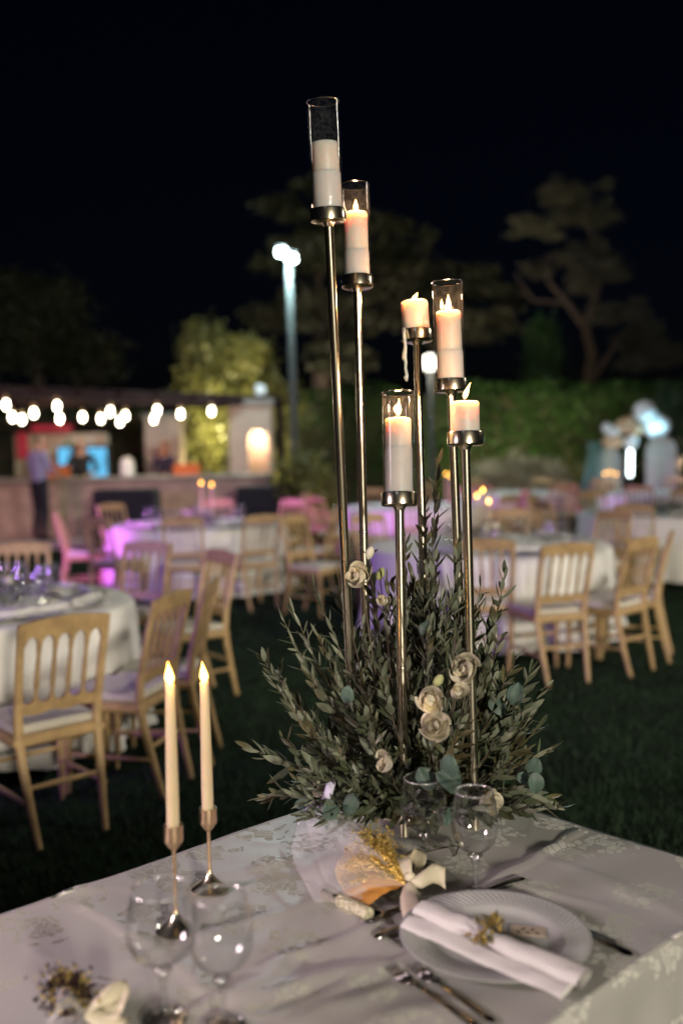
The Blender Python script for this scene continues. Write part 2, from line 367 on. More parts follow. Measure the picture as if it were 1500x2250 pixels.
def order(objs, text):                      # one label each: its rank from the left as the camera sees it
    objs = sorted(objs, key=lambda o: proj(o.location)[0])
    for i, o in enumerate(objs):
        o['label'] = text.format('leftmost' if i == 0 else 'rightmost' if i == len(objs) - 1 else ORD[i] + ' from left')
def head(h): return math.atan2(-h[0], h[1])

def leaf_cloud(pts, size, aspect=2.0, seed=1, up=0.0, jit=.4):
    """two-triangle leaves with random attitude at every point; returns verts, faces"""
    g = np.random.RandomState(seed); n = len(pts); p = np.asarray(pts, float)
    d = g.normal(size=(n, 3)); d[:, 2] += up; d /= np.linalg.norm(d, axis=1)[:, None]
    e = np.cross(d, g.normal(size=(n, 3))); e /= np.linalg.norm(e, axis=1)[:, None]
    sz = size * (1 - jit + 2 * jit * g.rand(n))[:, None]
    a = p - d * sz / 2; b = p + d * sz / 2; l = p + e * sz / aspect / 2; r = p - e * sz / aspect / 2
    v = np.stack([a, l, b, r], 1).reshape(-1, 3)
    f = np.arange(4 * n).reshape(n, 4)
    return v.tolist(), f.tolist()
def fill_blobs(blobs, n, seed, shell=.45, split=0):
    g = np.random.RandomState(seed)
    if split:                                # each mass of the crown is a handful of smaller tufts with gaps between
        b2 = []
        for c, sz in blobs:
            for k in range(split):
                d = g.normal(size=3); d /= np.linalg.norm(d); q = np.array(sz) * (.14 + .26 * g.rand()); b2.append((np.array(c) + d * np.array(sz) * (.35 + .65 * g.rand()), q * np.array((1.3, 1.3, .7))))
        blobs = b2
    vol = np.array([b[1][0] * b[1][1] * b[1][2] for b in blobs]) ** .75
    k = g.choice(len(blobs), n, p=vol / vol.sum()); d = g.normal(size=(n, 3)); d /= np.linalg.norm(d, axis=1)[:, None]
    r = (shell + (1 - shell) * g.rand(n)) ** .8 * (1 + .42 * np.abs(g.normal(size=n)))
    c = np.array([b[0] for b in blobs])[k]; s = np.array([b[1] for b in blobs])[k]
    return c + d * s * r[:, None]
def plant(name, label, cat, base, blobs, n, size, mat, limbs, trunk_r, seed, aspect=2.0, up=0.0, group=None, foliage='crown', split=0):
    t = thing(name, label, cat, base, 0, group); b = Vector(base)
    lb = [((Vector(c) - b), s) for c, s in blobs]
    mb = MB(); v, f = leaf_cloud(fill_blobs(lb, n, seed, .45, split), size, aspect, seed, up); mb.v = v; mb.f = f
    o = mb.build(foliage, mat, t, 0)
    mb = MB()
    for pts, r0, r1 in limbs:
        q = [Vector(p) - b for p in pts]
        mb.tube(q, [r0 + (r1 - r0) * i / (len(q) - 1) for i in range(len(q))], 7)
    if limbs: mb.build('trunk', M['bark'], t)
    return t

# ================================================================ the setting
g = MB().grid(lambda u, v: (-150 + 300 * u, -30 + 330 * v, 0), 30, 30).build('lawn', M['lawn']); struct(g)
g = MB().box((-8.2, 22.2, .05), (14.4, 11.6, .10)).build('terrace', M['paving']); struct(g)
g = MB().box((-8.2, 16.26, .065), (14.5, .28, .13)).build('terrace_kerb', pbr('kerb_stone', (.40, .36, .36), .8)); struct(g)
# short turf of the lawn, thick enough to break the edge of the light
gr = np.random.RandomState(3); nb = 60000
yy = 2.7 + 9.5 * gr.rand(nb) ** 1.3; xx = (gr.rand(nb) - .5) * (2 * (0.42 * yy + .4))
P0 = np.stack([xx, yy, np.zeros(nb)], 1); ang = gr.rand(nb) * 6.283; wd = .003 + .003 * gr.rand(nb); hh = .02 + .03 * gr.rand(nb)
sx = np.stack([np.cos(ang) * wd, np.sin(ang) * wd, np.zeros(nb)], 1)
tip = P0 + np.stack([gr.normal(size=nb) * .015, gr.normal(size=nb) * .015, hh], 1)
gm = MB(); gm.v = np.stack([P0 - sx, P0 + sx, tip], 1).reshape(-1, 3).tolist(); gm.f = np.arange(3 * nb).reshape(nb, 3).tolist()
go = gm.build('grass', M['blade'], None, 0); go['kind'] = 'stuff'; go['label'] = 'short dark green turf of the lawn between the tables'

# ---- hedge and trees
def hedge(name, label, x0, x1, y, h, n, seed):
    t = thing(name, label, 'hedge', ((x0 + x1) / 2, y, 0)); g = np.random.RandomState(seed); hw = (x1 - x0) / 2
    x = (g.rand(n) * 2 - 1) * hw; z = h * g.rand(n) ** .85; bulge = np.array([noise.noise((a * .5 + seed, c * .8, 0)) for a, c in zip(x, z)])
    yy = -.45 + .35 * g.rand(n) - bulge * .5; z = z * (1 + .12 * np.array([noise.noise((a * .7, seed, 3)) for a in x]))
    mb = MB(); v, f = leaf_cloud(np.stack([x, yy, z], 1), .11, 1.8, seed, .2); mb.v = v; mb.f = f
    o = mb.build('foliage', M['hedge'], t, 0)
    MB().box((0, .35, h * .46), (2 * hw, .8, h * .92)).build('branches', M['bark'], t)
hedge('hedge', 'tall dark green clipped hedge behind the dining tables', -1.5, 15.5, 24.5, 3.0, 26000, 5)
hedge('hedge', 'dark hedge in the shade behind the bar shelves', -16, -2.2, 25.5, 2.7, 9000, 6)

D = 30.0
def blob(px, py, r, y=D, flat=.8):
    s = r / FPX * y; return (at(px, py, y + rnd.uniform(-.6, .6) * s), (s, s, s * flat))
base = at(1290, 960, D); base.z = 0
tr = [at(1288, 850, D), at(1300, 780, D), at(1285, 720, D), at(1245, 665, D), at(1205, 620, D), at(1200, 560, D)]
plant('pine_tree', 'tall open pine with a bent trunk rising over the hedge', 'tree', base,
      [blob(1250, 440, 52), blob(1150, 492, 34), blob(1296, 470, 44), blob(1205, 500, 36), blob(1318, 545, 40), blob(1240, 560, 34), blob(1345, 590, 40), blob(1278, 610, 44), blob(1180, 590, 30), blob(1375, 680, 44), blob(1325, 690, 36), blob(1410, 740, 60), blob(1455, 780, 44), blob(1220, 410, 26), blob(1330, 405, 20), blob(1390, 800, 36)],
      22000, .16, M['pine'], [([base] + tr[:3], .20, .13), (tr[2:], .13, .05), ([tr[2], at(1310, 640, D), at(1330, 560, D), at(1270, 470, D)], .15, .04), ([tr[0], at(1350, 760, D), at(1410, 730, D)], .12, .04), ([tr[3], at(1170, 660, D), at(1130, 600, D)], .07, .03)], .3, 21, 4.5, .3, split=22)
base = at(960, 960, D + 2); base.z = 0
plant('broad_tree', 'broad brownish tree standing behind the white globe lamp', 'tree', base,
      [blob(900, 575, 50, D + 2), blob(965, 610, 70, D + 2), blob(1045, 640, 60, D + 2), blob(1105, 655, 44, D + 2), blob(870, 640, 55, D + 2), blob(985, 700, 75, D + 2), blob(1085, 715, 50, D + 2), blob(930, 520, 30, D + 2)],
      9000, .24, M['broad'], [([base, at(962, 760, D + 2), at(958, 640, D + 2)], .3, .1), ([at(962, 760, D + 2), at(1060, 680, D + 2)], .15, .05)], .3, 22, split=10)
base = at(700, 960, D + 1); base.z = 0
plant('broad_tree', 'large dim tree behind the tall street lamp', 'tree', base,
      [blob(640, 455, 60, D + 1), blob(700, 420, 48, D + 1), blob(605, 560, 55, D + 1), blob(690, 560, 90, D + 1), blob(775, 520, 80, D + 1), blob(835, 500, 55, D + 1), blob(850, 580, 60, D + 1), blob(600, 680, 70, D + 1), blob(700, 690, 100, D + 1), blob(810, 670, 80, D + 1), blob(560, 770, 60, D + 1), blob(760, 780, 80, D + 1)],
      14000, .24, M['broad'], [([base, at(705, 760, D + 1), at(700, 600, D + 1)], .35, .12), ([at(705, 760, D + 1), at(800, 620, D + 1)], .16, .05), ([at(705, 740, D + 1), at(620, 600, D + 1)], .16, .05)], .3, 23, split=10)
base = at(90, 960, D); base.z = 0
plant('broad_tree', 'dark tree in the shade beyond the bar roof', 'tree', base,
      [blob(60, 690, 70), blob(130, 660, 55), blob(20, 640, 50), blob(110, 750, 70), blob(0, 740, 70), blob(200, 790, 60)],
      7000, .22, M['broad'], [([base, at(80, 700, D)], .3, .1)], .3, 24)
base = at(1192, 960, 27); base.z = 0
plant('cypress_tree', 'narrow green cypress between the broad tree and the bent pine', 'tree', base,
      [blob(1190, 740, 28, 27, 1.3), blob(1192, 790, 34, 27, 1.3), blob(1192, 850, 36, 27, 1.3)], 3500, .14, M['hedge'], [([base, at(1192, 780, 27)], .1, .04)], .1, 25, 3, .8)
base = at(1475, 1080, 20); base.z = 0
plant('cypress_tree', 'dark teal cypress behind the white arched panels', 'tree', base,
      [blob(1470, 900, 26, 20, 1.6), blob(1475, 960, 32, 20, 1.6), blob(1478, 1030, 34, 20, 1.6)], 3500, .12, M['teal'], [([base, at(1472, 930, 20)], .08, .03)], .1, 26, 3, .8)
for i, (px, py, sp, lab) in enumerate(((455, 720, 46, 'tall yellow-lit climbing shrub left of the arched niche pillar'), (590, 830, 44, 'yellow-lit leafy shrub right behind the arched niche pillar'))):
    y = 21.0 + i * .2; base = at(px, 1080, y); base.z = .1
    bl = [blob(px - 14, py + 40, sp * .8, y, 1.2), blob(px + 20, py + 70, sp, y, 1.2), blob(px - 6, py + 120, sp, y, 1.3), blob(px + 12, py + 190, sp * 1.05, y, 1.3), blob(px, py + 270, sp, y, 1.3)]
    if i == 0: bl += [blob(520, 790, 50, y), blob(500, 880, 55, y), blob(550, 780, 40, y)]
    plant('climbing_shrub', lab, 'shrub', base, bl, 9000, .13, M['bamboo'], [([base, at(px, py + 60, y)], .05, .02)], .05, 31 + i, 2.4, .4, None, 'foliage')
for i, (px, py, y, rr, n, lab) in enumerate(((660, 1060, 15.5, 46, 2600, 'small yellow-green bush beside the black bar table'), (705, 1095, 15.0, 34, 1800, 'low bush with glints of light behind the pink chair'))):
    base = at(px, 1190, y); base.z = 0
    plant('bush', lab, 'bush', base, [blob(px, py, rr, y, 1.1), blob(px - 14, py + 50, rr, y, 1.2), blob(px + 14, py - 26, rr * .6, y, 1.2)], n, .10, M['bamboo'], [([base, at(px, py, y)], .03, .015)], .03, 41 + i, 2.2, .4, None, 'foliage')
for i, (px, py, rr, lab) in enumerate(((1080, 1050, 30, 'pale feathery plume plant nearest the candle stand'), (1145, 1042, 34, 'taller pale plume plant in the middle of its row'), (1215, 1050, 30, 'pale plume plant beside the teal gauze drape'))):
    y = 18.5; base = at(px, 1165, y); base.z = 0
    plant('plume_plant', lab, 'plant', base, [blob(px, py, rr, y, 1.0), blob(px + 8, py + 30, rr * .9, y, 1.0), blob(px - 12, py - 8, rr * .7, y, 1.2)], 1500, .14, M['pampas'], [([base, at(px, py, y)], .03, .01)], .03, 51 + i, 4, 1.0, 'pale plume plants before the hedge', 'foliage')
# garden spotlights hidden in the beds
lamp('SPOT', (3.8, 20.6, .3), 760, (.95, 1.0, .42), .1, (3.9, 25, 2.0), 95, .9, 'garden_spot')
lamp('SPOT', (8.6, 24.0, .4), 8500, (1.0, .82, .62), .15, (7.6, 30, 6.5), 75, .8, 'garden_spot')
lamp('SPOT', (-2.9, 19.7, .5), 360, (1.0, .88, .45), .1, (-2.6, 21.4, 3.0), 120, .9, 'garden_spot')
lamp('SPOT', (-2.4, 19.7, .6), 1500, (1.0, .90, .50), .1, (-2.5, 21.2, 3.9), 50, .9, 'garden_spot')
lamp('SPOT', (-0.9, 20.2, .5), 300, (1.0, .9, .5), .1, (-1.4, 21.3, 1.8), 110, .9, 'garden_spot')
lamp('SPOT', (1.5, 25.8, .5), 1100, (1.0, .78, .55), .15, (2.6, 32, 6.0), 95, .8, 'garden_spot')

# ---- street lamps
pl = at(650, 1000, 17.0); pl.z = 0
t = thing('street_lamp', 'tall street lamp with two glaring white heads', 'lamp post', pl)
top = at(634, 552, 17.0) - pl
MB().tube([(0, 0, 0), (top.x * .3, 0, 1.0), (top.x, 0, top.z - .15)], [.085, .075, .055], 12).build('post', M['polemetal'], t)
for dx, lab in ((-.11, None), (.05, None)):
    h = MB().box((top.x + dx, -.1, top.z - .02 + (.05 if dx < 0 else -.05)), (.17, .34, .07), 0, .02).build('lamp_head', M['polemetal'], t)
    MB().box((top.x + dx, -.16, top.z - .10 + (.05 if dx < 0 else -.05)), (.16, .22, .09), 0, .02).build('lamp_lens', M['lampw'], h)
lamp('POINT', pl + Vector((top.x - .03, -.45, top.z - .30)), 420, (.70, 1.0, .98), .12, name='street_light')
lamp('SPOT', (-2.5, 23.2, .5), 900, (.95, .9, .8), .15, (-.8, 31, 7.5), 85, .8, 'garden_spot')
pg = at(950, 1040, 18.5); pg.z = 0
t = thing('globe_lamp', 'garden lamp with a round white globe on a grey post', 'lamp post', pg)
gt = at(944, 797, 18.5) - pg
MB().tube([(0, 0, 0), (gt.x * .5, 0, gt.z * .5), (gt.x, 0, gt.z - .12)], [.06, .05, .04], 10).build('post', M['polemetal'], t)
MB().ball(gt, .15, 20, 14).build('globe', M['globe'], t, 180)
MB().lathe([(.05, 0), (.08, .03), (.06, .06)], 16, (gt.x, 0, gt.z - .19), cap0=True).build('collar', M['polemetal'], t)
lamp('POINT', pg + gt + Vector((0, -.35, -.05)), 60, (1, .9, .72), .15, name='globe_light')

# ================================================================ bar on the left
t = thing('bar_counter', 'long stone bar counter beneath the festoon bulbs', 'bar counter', (-5.4, 17.3, .1))
MB().box((0, 0, .49), (8.3, .55, .98)).build('counter_wall', M['stone'], t)
MB().box((0, -.05, 1.01), (8.5, .75, .055), 0, .01).build('counter_top', M['paving'], t)
for k in range(9):
    MB().box((-3.75 + k * .93, -.285, .30), (.86, .03, .44), 0, .008).build('stone_panel', M['stone'], t)
def pillar(px0, px1, y, ztop, name, label, niche):
    a = at((px0 + px1) / 2, 1050, y); wd = (px1 - px0) / FPX * y
    t = thing(name, label, 'pillar', (a.x, y, .1))
    h = ztop - .1
    if not niche:
        MB().box((0, 0, h / 2), (wd, .6, h)).build('shaft', M['plaster'], t)
    else:
        # front wall with an arched opening, built as an outline with a hole
        nx0, nx1, z0, zs = -wd / 2 + .34, wd / 2 - .045, .72, 1.62; rr = (nx1 - nx0) / 2; cx = (nx0 + nx1) / 2
        arch = [(cx + rr * math.cos(a), zs + rr * math.sin(a)) for a in [math.pi * i / 14 for i in range(15)]]
        mb = MB()
        mb.prism([(-wd / 2, 0), (nx0, 0), (nx0, h), (-wd / 2, h)], -.30, .30)
        mb.prism([(nx1, 0), (wd / 2, 0), (wd / 2, h), (nx1, h)], -.30, .30)
        mb.prism([(nx0, 0), (nx1, 0), (nx1, z0), (nx0, z0)], -.30, .30)
        for i in range(14):
            (xa, za), (xb, zb) = arch[i], arch[i + 1]
            mb.prism([(xb, zb), (xa, za), (xa, h), (xb, h)], -.30, .30)
        mb.build('shaft', M['plaster'], t)
        MB().box((cx, .24, (z0 + zs + rr) / 2), (2 * rr, .04, zs + rr - z0)).build('niche_back', M['plaster'], t)
        MB().ball((cx, -.02, zs + rr - .06), .045, 12, 8).build('niche_lamp', M['nichel'], t)
        l = lamp('POINT', (a.x + cx, y - .02, .1 + zs + rr - .14), 26, (1, .76, .48), .05, name='niche_light')
    MB().box((0, 0, h + .04), (wd + .1, .7, .08), 0, .01).build('cap', M['paving'], t)
    return t
pillar(510, 600, 18.2, 2.36, 'stone_pillar', 'stone pillar with a glowing arched niche at bar end', True)
pillar(327, 404, 20.0, 2.22, 'stone_pillar', 'plain beige pillar behind the seated woman at bar', False)
# pergola
t = thing('pergola', 'dark timber pergola roof over the bar', 'pergola', (-4, 18, 0))
o = Vector((-4, 18, 0))
A, B = at(-160, 856, 14.2), at(600, 884, 18.4)
A2, B2 = Vector((A.x - .8, 17.2, A.z)), Vector((B.x + .1, 19.3, B.z + .02))
def beam(a, b, wd, ht, name):
    a, b = Vector(a) - o, Vector(b) - o; d = (b - a); q = d.to_track_quat('X', 'Z'); l = d.length
    m = MB().box((0, 0, 0), (l, wd, ht)); m.v = [tuple(q @ Vector(p) + (a + b) / 2) for p in m.v]
    return m.build(name, M['darkwood'], t)
beam(A, B, .14, .16, 'front_beam'); beam(A2, B2, .16, .20, 'back_beam')
for k in range(9):
    f = (k + .5) / 9; beam(A.lerp(B, f) + Vector((0, -.15, .06)), A2.lerp(B2, f) + Vector((0, .15, .06)), .06, .09, 'rafter')
for k in range(7):
    f = (k + .5) / 7; beam(A.lerp(A2, f) + Vector((0, 0, .10)), B.lerp(B2, f) + Vector((0, 0, .10)), .05, .04, 'batten')
for p in (Vector((-1.15, 19.3, 0)), Vector((-6.6, 17.6, 0))):
    MB().box((p.x + 4, p.y - 18, 1.25), (.14, .14, 2.3)).build('post', M['darkwood'], t)
sp = at(572, 868, 18.4); t = thing('roof_speaker', 'small white speaker standing on the pergola corner', 'speaker', (sp.x, sp.y, B.z + .10))
MB().box((0, 0, .13), (.18, .18, .20), 0, .03).build('housing', M['white'], t); MB().box((0, 0, .015), (.12, .12, .03)).build('foot', M['polemetal'], t)
# festoon bulbs
BP = [(14, 890), (28, 917), (49, 922), (75, 908), (126, 893), (132, 920), (182, 917), (222, 920), (243, 905), (264, 927), (276, 914), (338, 921), (346, 902), (397, 910), (465, 904)]
bulbs = []
pb = None
for i, (px, py) in enumerate(BP):
    p = at(px, py, 14.6 + px / 470 * 2.6 + (.9 if py > 912 else 0))
    if pb is None:
        pb = thing('festoon_bulb', '', 'light bulb', p, 0, 'glowing bulbs strung beneath the pergola')
        MB().lathe([(.004, -.062), (.022, -.052), (.033, -.025), (.036, .0), (.032, .026), (.022, .052), (.018, .066)], 16, cap0=True).build('bulb', M['bulb'], pb, 180)
        MB().lathe([(.020, .062), (.030, .068), (.030, .13), (.012, .145)], 12, cap0=True, cap1=True).build('socket', M['wood'], pb)
        MB().tube([(0, 0, .14), (0, 0, .30)], .006, 5).build('cord', M['black'], pb); q = pb
    else: q = place(pb, p)
    bulbs.append(q)
order(bulbs, 'round glowing festoon bulb under the bar pergola, {} of its row')
wire = MB(); bl = sorted(bulbs, key=lambda b: b.location.x)
pts = [Vector(b.location) + Vector((0, 0, .30)) for b in bl]
for a, b in zip(pts, pts[1:]): wire.tube([a, (a + b) / 2 - Vector((0, 0, .03)), b], .006, 4)
tag(wire.build('festoon_wire', M['black']), 'thin dark wire that carries the glowing festoon bulbs', 'wire')
lamp('POINT', at(130, 895, 17.2), 24, (1, .80, .50), .3, name='festoon_light'); lamp('POINT', at(330, 935, 16.6), 20, (1, .80, .50), .3, name='festoon_light')
# back-bar
c = at(140, 1050, 19.4); t = thing('bar_shelf', 'beige back-bar shelf unit with red top behind the barman', 'shelf', (c.x, 19.4, .1))
MB().box((0, .16, .93), (1.75, .05, 1.8)).build('back_panel', M['beige'], t)
for z in (.6, 1.05, 1.45): MB().box((0, 0, z), (1.7, .28, .035)).build('shelf_board', M['beige'], t)
for x in (-.86, .86): MB().box((x, 0, .92), (.035, .30, 1.82)).build('side_panel', M['beige'], t)
MB().box((-.16, -.05, 1.93), (.72, .34, .14), 0, .01).build('header_board', M['red'], t)
MB().box((-.72, -.17, 1.62), (.22, .04, .5)).build('menu_board', M['red'], t)
bt = []
bm_ = [pbr('bottle_%s' % k, c_, .12) for k, c_ in (('amber', (.45, .18, .05)), ('clear', (.6, .66, .68)), ('green', (.06, .22, .10)), ('rosy', (.55, .25, .2)))]
for k in range(11):
    b = MB().lathe([(.036, 0), (.038, .02), (.038, .17), (.014, .23), (.013, .29)], 10, cap0=True, cap1=True).build('liquor_bottle', bm_[k % 4])
    b.location = (c.x - .74 + .145 * k, 19.33, .1 + (1.0675 if k % 3 else 1.4675)); tag(b, '', 'bottle', 'bottles on the back-bar shelves'); bt.append(b)
order(bt, 'small liquor bottle on the back-bar shelf, {} of the bottles')
for (px, py0, py1, wd, lab) in ((218, 984, 1048, .36, 'drinks fridge glowing cyan right of the barman'), (147, 984, 1022, .24, 'drinks fridge glowing pale cyan left of the barman')):
    p = at(px, py1, 18.75); zt = at(px, py0, 18.75).z
    t = thing('drinks_fridge', lab, 'fridge', (p.x, 18.75, .1)); h = zt - .1 + .05
    MB().box((0, .08, h / 2), (wd + .06, .34, h), 0, .015).build('cabinet', M['polemetal'], t)
    d_ = MB().box((0, -.105, h - .05 - (zt - p.z) / 2), (wd, .02, zt - p.z)).build('lit_door', M['cyan'], t)
    MB().box((wd / 2 - .03, -.13, h - .05 - (zt - p.z) / 2), (.02, .03, .25)).build('handle', M['steel'], d_)
for (px, w2, lab) in ((412, 55, 'orange crate on the bar near the seated woman'), (130, 40, 'orange crate on the bar beside the standing man')):
    p = at(px, 1048, 17.25); wd = w2 / FPX * 17.25; t = thing('crate', lab, 'crate', (p.x, 17.25, 1.1375)); mb = MB()
    for s_ in (-1, 1):
        MB().box((0, s_ * .13, .10), (wd, .02, .19)).build('side_panel', M['orange'], t); MB().box((s_ * (wd / 2 - .01), 0, .10), (.02, .24, .19)).build('end_panel', M['orange'], t)
    MB().box((0, 0, .012), (wd - .04, .24, .02)).build('bottom_panel', M['orange'], t)
p = at(281, 1050, 17.25); t = thing('drink_dispenser', 'white drink dispenser standing on the stone bar', 'dispenser', (p.x, 17.25, 1.1375))
MB().lathe([(.10, 0), (.12, .02), (.12, .22), (.10, .28)], 20, cap0=True).build('tank', M['white'], t); MB().lathe([(.105, 0), (.06, .04), (.02, .06)], 20, (0, 0, .28), cap0=True, cap1=True).build('lid', M['white'], t)
MB().tube([(0, -.12, .06), (0, -.17, .06), (0, -.17, .03)], .012, 6).build('tap', M['steel'], t)
for (x0, x1, ytop, y, lab) in ((215, 344, 1074, 15.4, 'tall table draped in navy-black cloth in front of bar'), (524, 640, 1068, 15.6, 'tall black-draped table in front of the lit pillar')):
    a, b = at(x0, ytop, y), at(x1, ytop, y); wd = b.x - a.x; h = (a.z + b.z) / 2
    t = thing('bar_table', lab, 'table', ((a.x + b.x) / 2, y, 0))
    MB().box((0, 0, h - .02), (wd, .6, .04), 0, .012).build('tabletop', M['blackcloth'], t)
    hw, hd = wd / 2 + .008, .308
    def skirt(u, v):
        per = u * 4; k = int(min(per, 3.999)); f = per - k; c4 = [(-hw, -hd), (hw, -hd), (hw, hd), (-hw, hd)]
        x = c4[k][0] + (c4[(k + 1) % 4][0] - c4[k][0]) * f; yq = c4[k][1] + (c4[(k + 1) % 4][1] - c4[k][1]) * f
        fl = 1 + v * (.05 + .04 * math.sin(u * 75)); return (x * fl, yq * fl, h - .01 - v * (h - .03))
    MB().grid(skirt, 120, 6).build('cloth', M['blackcloth'], t, 180)

# ---- people
def person(name, label, loc, rz, mats, pose, scale=1.0, longhair=False):
    J = {}; E = []
    def j(n, p, r, par=None):
        J[n] = (len(J), Vector(p), r)
        if par: E.append((J[par][0], J[n][0]))
    j('pelvis', (0, 0, .96), (.15, .105)); j('spine', (0, .01, 1.14), (.135, .10), 'pelvis'); j('chest', (0, 0, 1.33), (.165, .115), 'spine')
    j('upper', (0, -.01, 1.43), (.12, .085), 'chest'); j('neck', (0, .0, 1.51), (.052, .055), 'upper'); j('jaw', (0, .025, 1.575), (.064, .075), 'neck')
    j('face', (0, .025, 1.655), (.076, .092), 'jaw'); j('crown', (0, .005, 1.725), (.06, .075), 'face'); j('nose', (0, .125, 1.635), (.013, .014), 'face')
    for s_, n in ((-1, 'l'), (1, 'r')):
        j('hip' + n, (s_ * .095, 0, .88), (.095, .10), 'pelvis'); j('knee' + n, (s_ * .105, .03, .50), (.062, .065), 'hip' + n)
        j('calf' + n, (s_ * .108, .0, .34), (.058, .062), 'knee' + n); j('ankle' + n, (s_ * .11, -.02, .09), (.042, .045), 'calf' + n); j('toe' + n, (s_ * .125, .15, .035), (.042, .03), 'ankle' + n)
        sh = Vector((s_ * .185, -.01, 1.42)); el = Vector(pose[n][0]); wr = Vector(pose[n][1]); d = (wr - el).normalized()
        j('shoulder' + n, sh, (.062, .062), 'upper'); j('elbow' + n, el, (.044, .044), 'shoulder' + n); j('wrist' + n, wr, (.028, .024), 'elbow' + n)
        pm = wr + d * .07; j('palm' + n, pm, (.034, .018), 'wrist' + n)
        side = d.cross(Vector((0, 0, 1))); side = (side if side.length > .2 else Vector((1, 0, 0))).normalized(); dn = Vector((0, 0, -1)) if abs(d.z) < .8 else Vector((0, 1, 0))
        for k, (off, ln) in enumerate(((-.028, .07), (-.009, .08), (.010, .075), (.028, .06))):
            a = pm + side * off + d * .03; b = a + d * ln * .55 + dn * .008; c_ = b + d * ln * .4 + dn * .02
            j('fa%s%d' % (n, k), a, (.011, .011), 'palm' + n); j('fb%s%d' % (n, k), b, (.0095, .0095), 'fa%s%d' % (n, k)); j('fc%s%d' % (n, k), c_, (.008, .008), 'fb%s%d' % (n, k))
        a = wr + d * .03 + side * .035 * s_ ; j('thumb' + n, a, (.012, .012), 'wrist' + n); j('thumbtip' + n, a + d * .05 + side * .012 * s_ + dn * .015, (.009, .009), 'thumb' + n)
    me = bpy.data.meshes.new('body_skeleton'); me.from_pydata([v[1] for v in J.values()], E, [])
    tmp = bpy.data.objects.new('tmp', me); COL.objects.link(tmp)
    tmp.modifiers.new('s', 'SKIN'); sd = me.skin_vertices[0].data
    for k, v in enumerate(J.values()): sd[k].radius = v[2]; sd[k].use_root = (k == 0)
    ss = tmp.modifiers.new('d', 'SUBSURF'); ss.levels = 2; ss.render_levels = 2
    dg = bpy.context.evaluated_depsgraph_get(); dg.update()
    out = bpy.data.meshes.new_from_object(tmp.evaluated_get(dg)); bpy.data.objects.remove(tmp)
    out.materials.clear()
    for m_ in mats: out.materials.append(m_)      # skin, top, trousers, shoes, hair
    names = list(J); pos = [v[1] for v in J.values()]
    for pl_ in out.polygons:
        c_ = pl_.center; k = min(range(len(pos)), key=lambda i: (pos[i] - c_).length_squared); n = names[k]
        mi = 1
        if n in ('jaw', 'neck', 'nose'): mi = 0
        elif n in ('face', 'crown'): mi = 4 if (c_.y < .045 or c_.z > 1.725) else 0
        elif n[:3] in ('hip', 'kne', 'cal') or (n == 'pelvis' and c_.z < 1.0): mi = 2
        elif n[:3] in ('ank', 'toe'): mi = 3
        elif n[:2] in ('fa', 'fb', 'fc') or n[:4] in ('palm', 'thum', 'wris'): mi = 0
        if n[:5] == 'ankle' and c_.z > .12: mi = 2
        pl_.material_index = mi; pl_.use_smooth = True
    t = thing(name, label, 'person', loc, rz); t.scale = (scale,) * 3
    b = link('body', out, t)
    for s_ in (-1, 1):
        MB().ball((s_ * .032, .102, 1.662), .011, 8, 6).build('eye', M['black'], b)
        MB().ball((s_ * .080, .01, 1.645), .022, 8, 6, (.4, .8, 1.4)).build('ear', mats[0], b)
    MB().ball((0, .103, 1.592), .02, 8, 6, (1, .3, .25)).build('mouth', pbr('lips', (.35, .12, .1), .5), b)
    if longhair: MB().lathe([(.02, .12), (.085, .09), (.10, 0), (.105, -.12), (.09, -.22), (.03, -.27)], 14, (0, -.02, 1.64)).build('long_hair', mats[4], b)
    return t
p = W(92, 1192, .1)
person('person', 'man in grey-blue shirt and dark trousers standing at the bar', (p.x, p.y, .1), R(-38), (M['skin'], M['shirt'], M['trousers'], M['black'], M['hair']),
       {'l': ((-.24, .02, 1.16), (-.16, .22, 1.05)), 'r': ((.25, .04, 1.16), (.18, .26, 1.10))}, 1.02)
p = at(182, 1050, 17.95)
person('person', 'barman in a black shirt working behind the bar', (p.x, 17.95, .1), R(180), (M['skin'], M['black'], M['black'], M['black'], M['hair']),
       {'l': ((-.30, .06, 1.18), (-.18, .28, 1.10)), 'r': ((.30, .06, 1.18), (.20, .30, 1.10))}, .97)
p = at(362, 1050, 18.1)
person('person', 'woman with long auburn hair behind the bar by the orange crate', (p.x, 18.1, .1), R(160), (M['skin'], M['redtop'], M['trousers'], M['black'], M['redhair']),
       {'l': ((-.22, .06, 1.16), (-.10, .26, 1.12)), 'r': ((.22, .06, 1.16), (.12, .28, 1.12))}, .93, True)

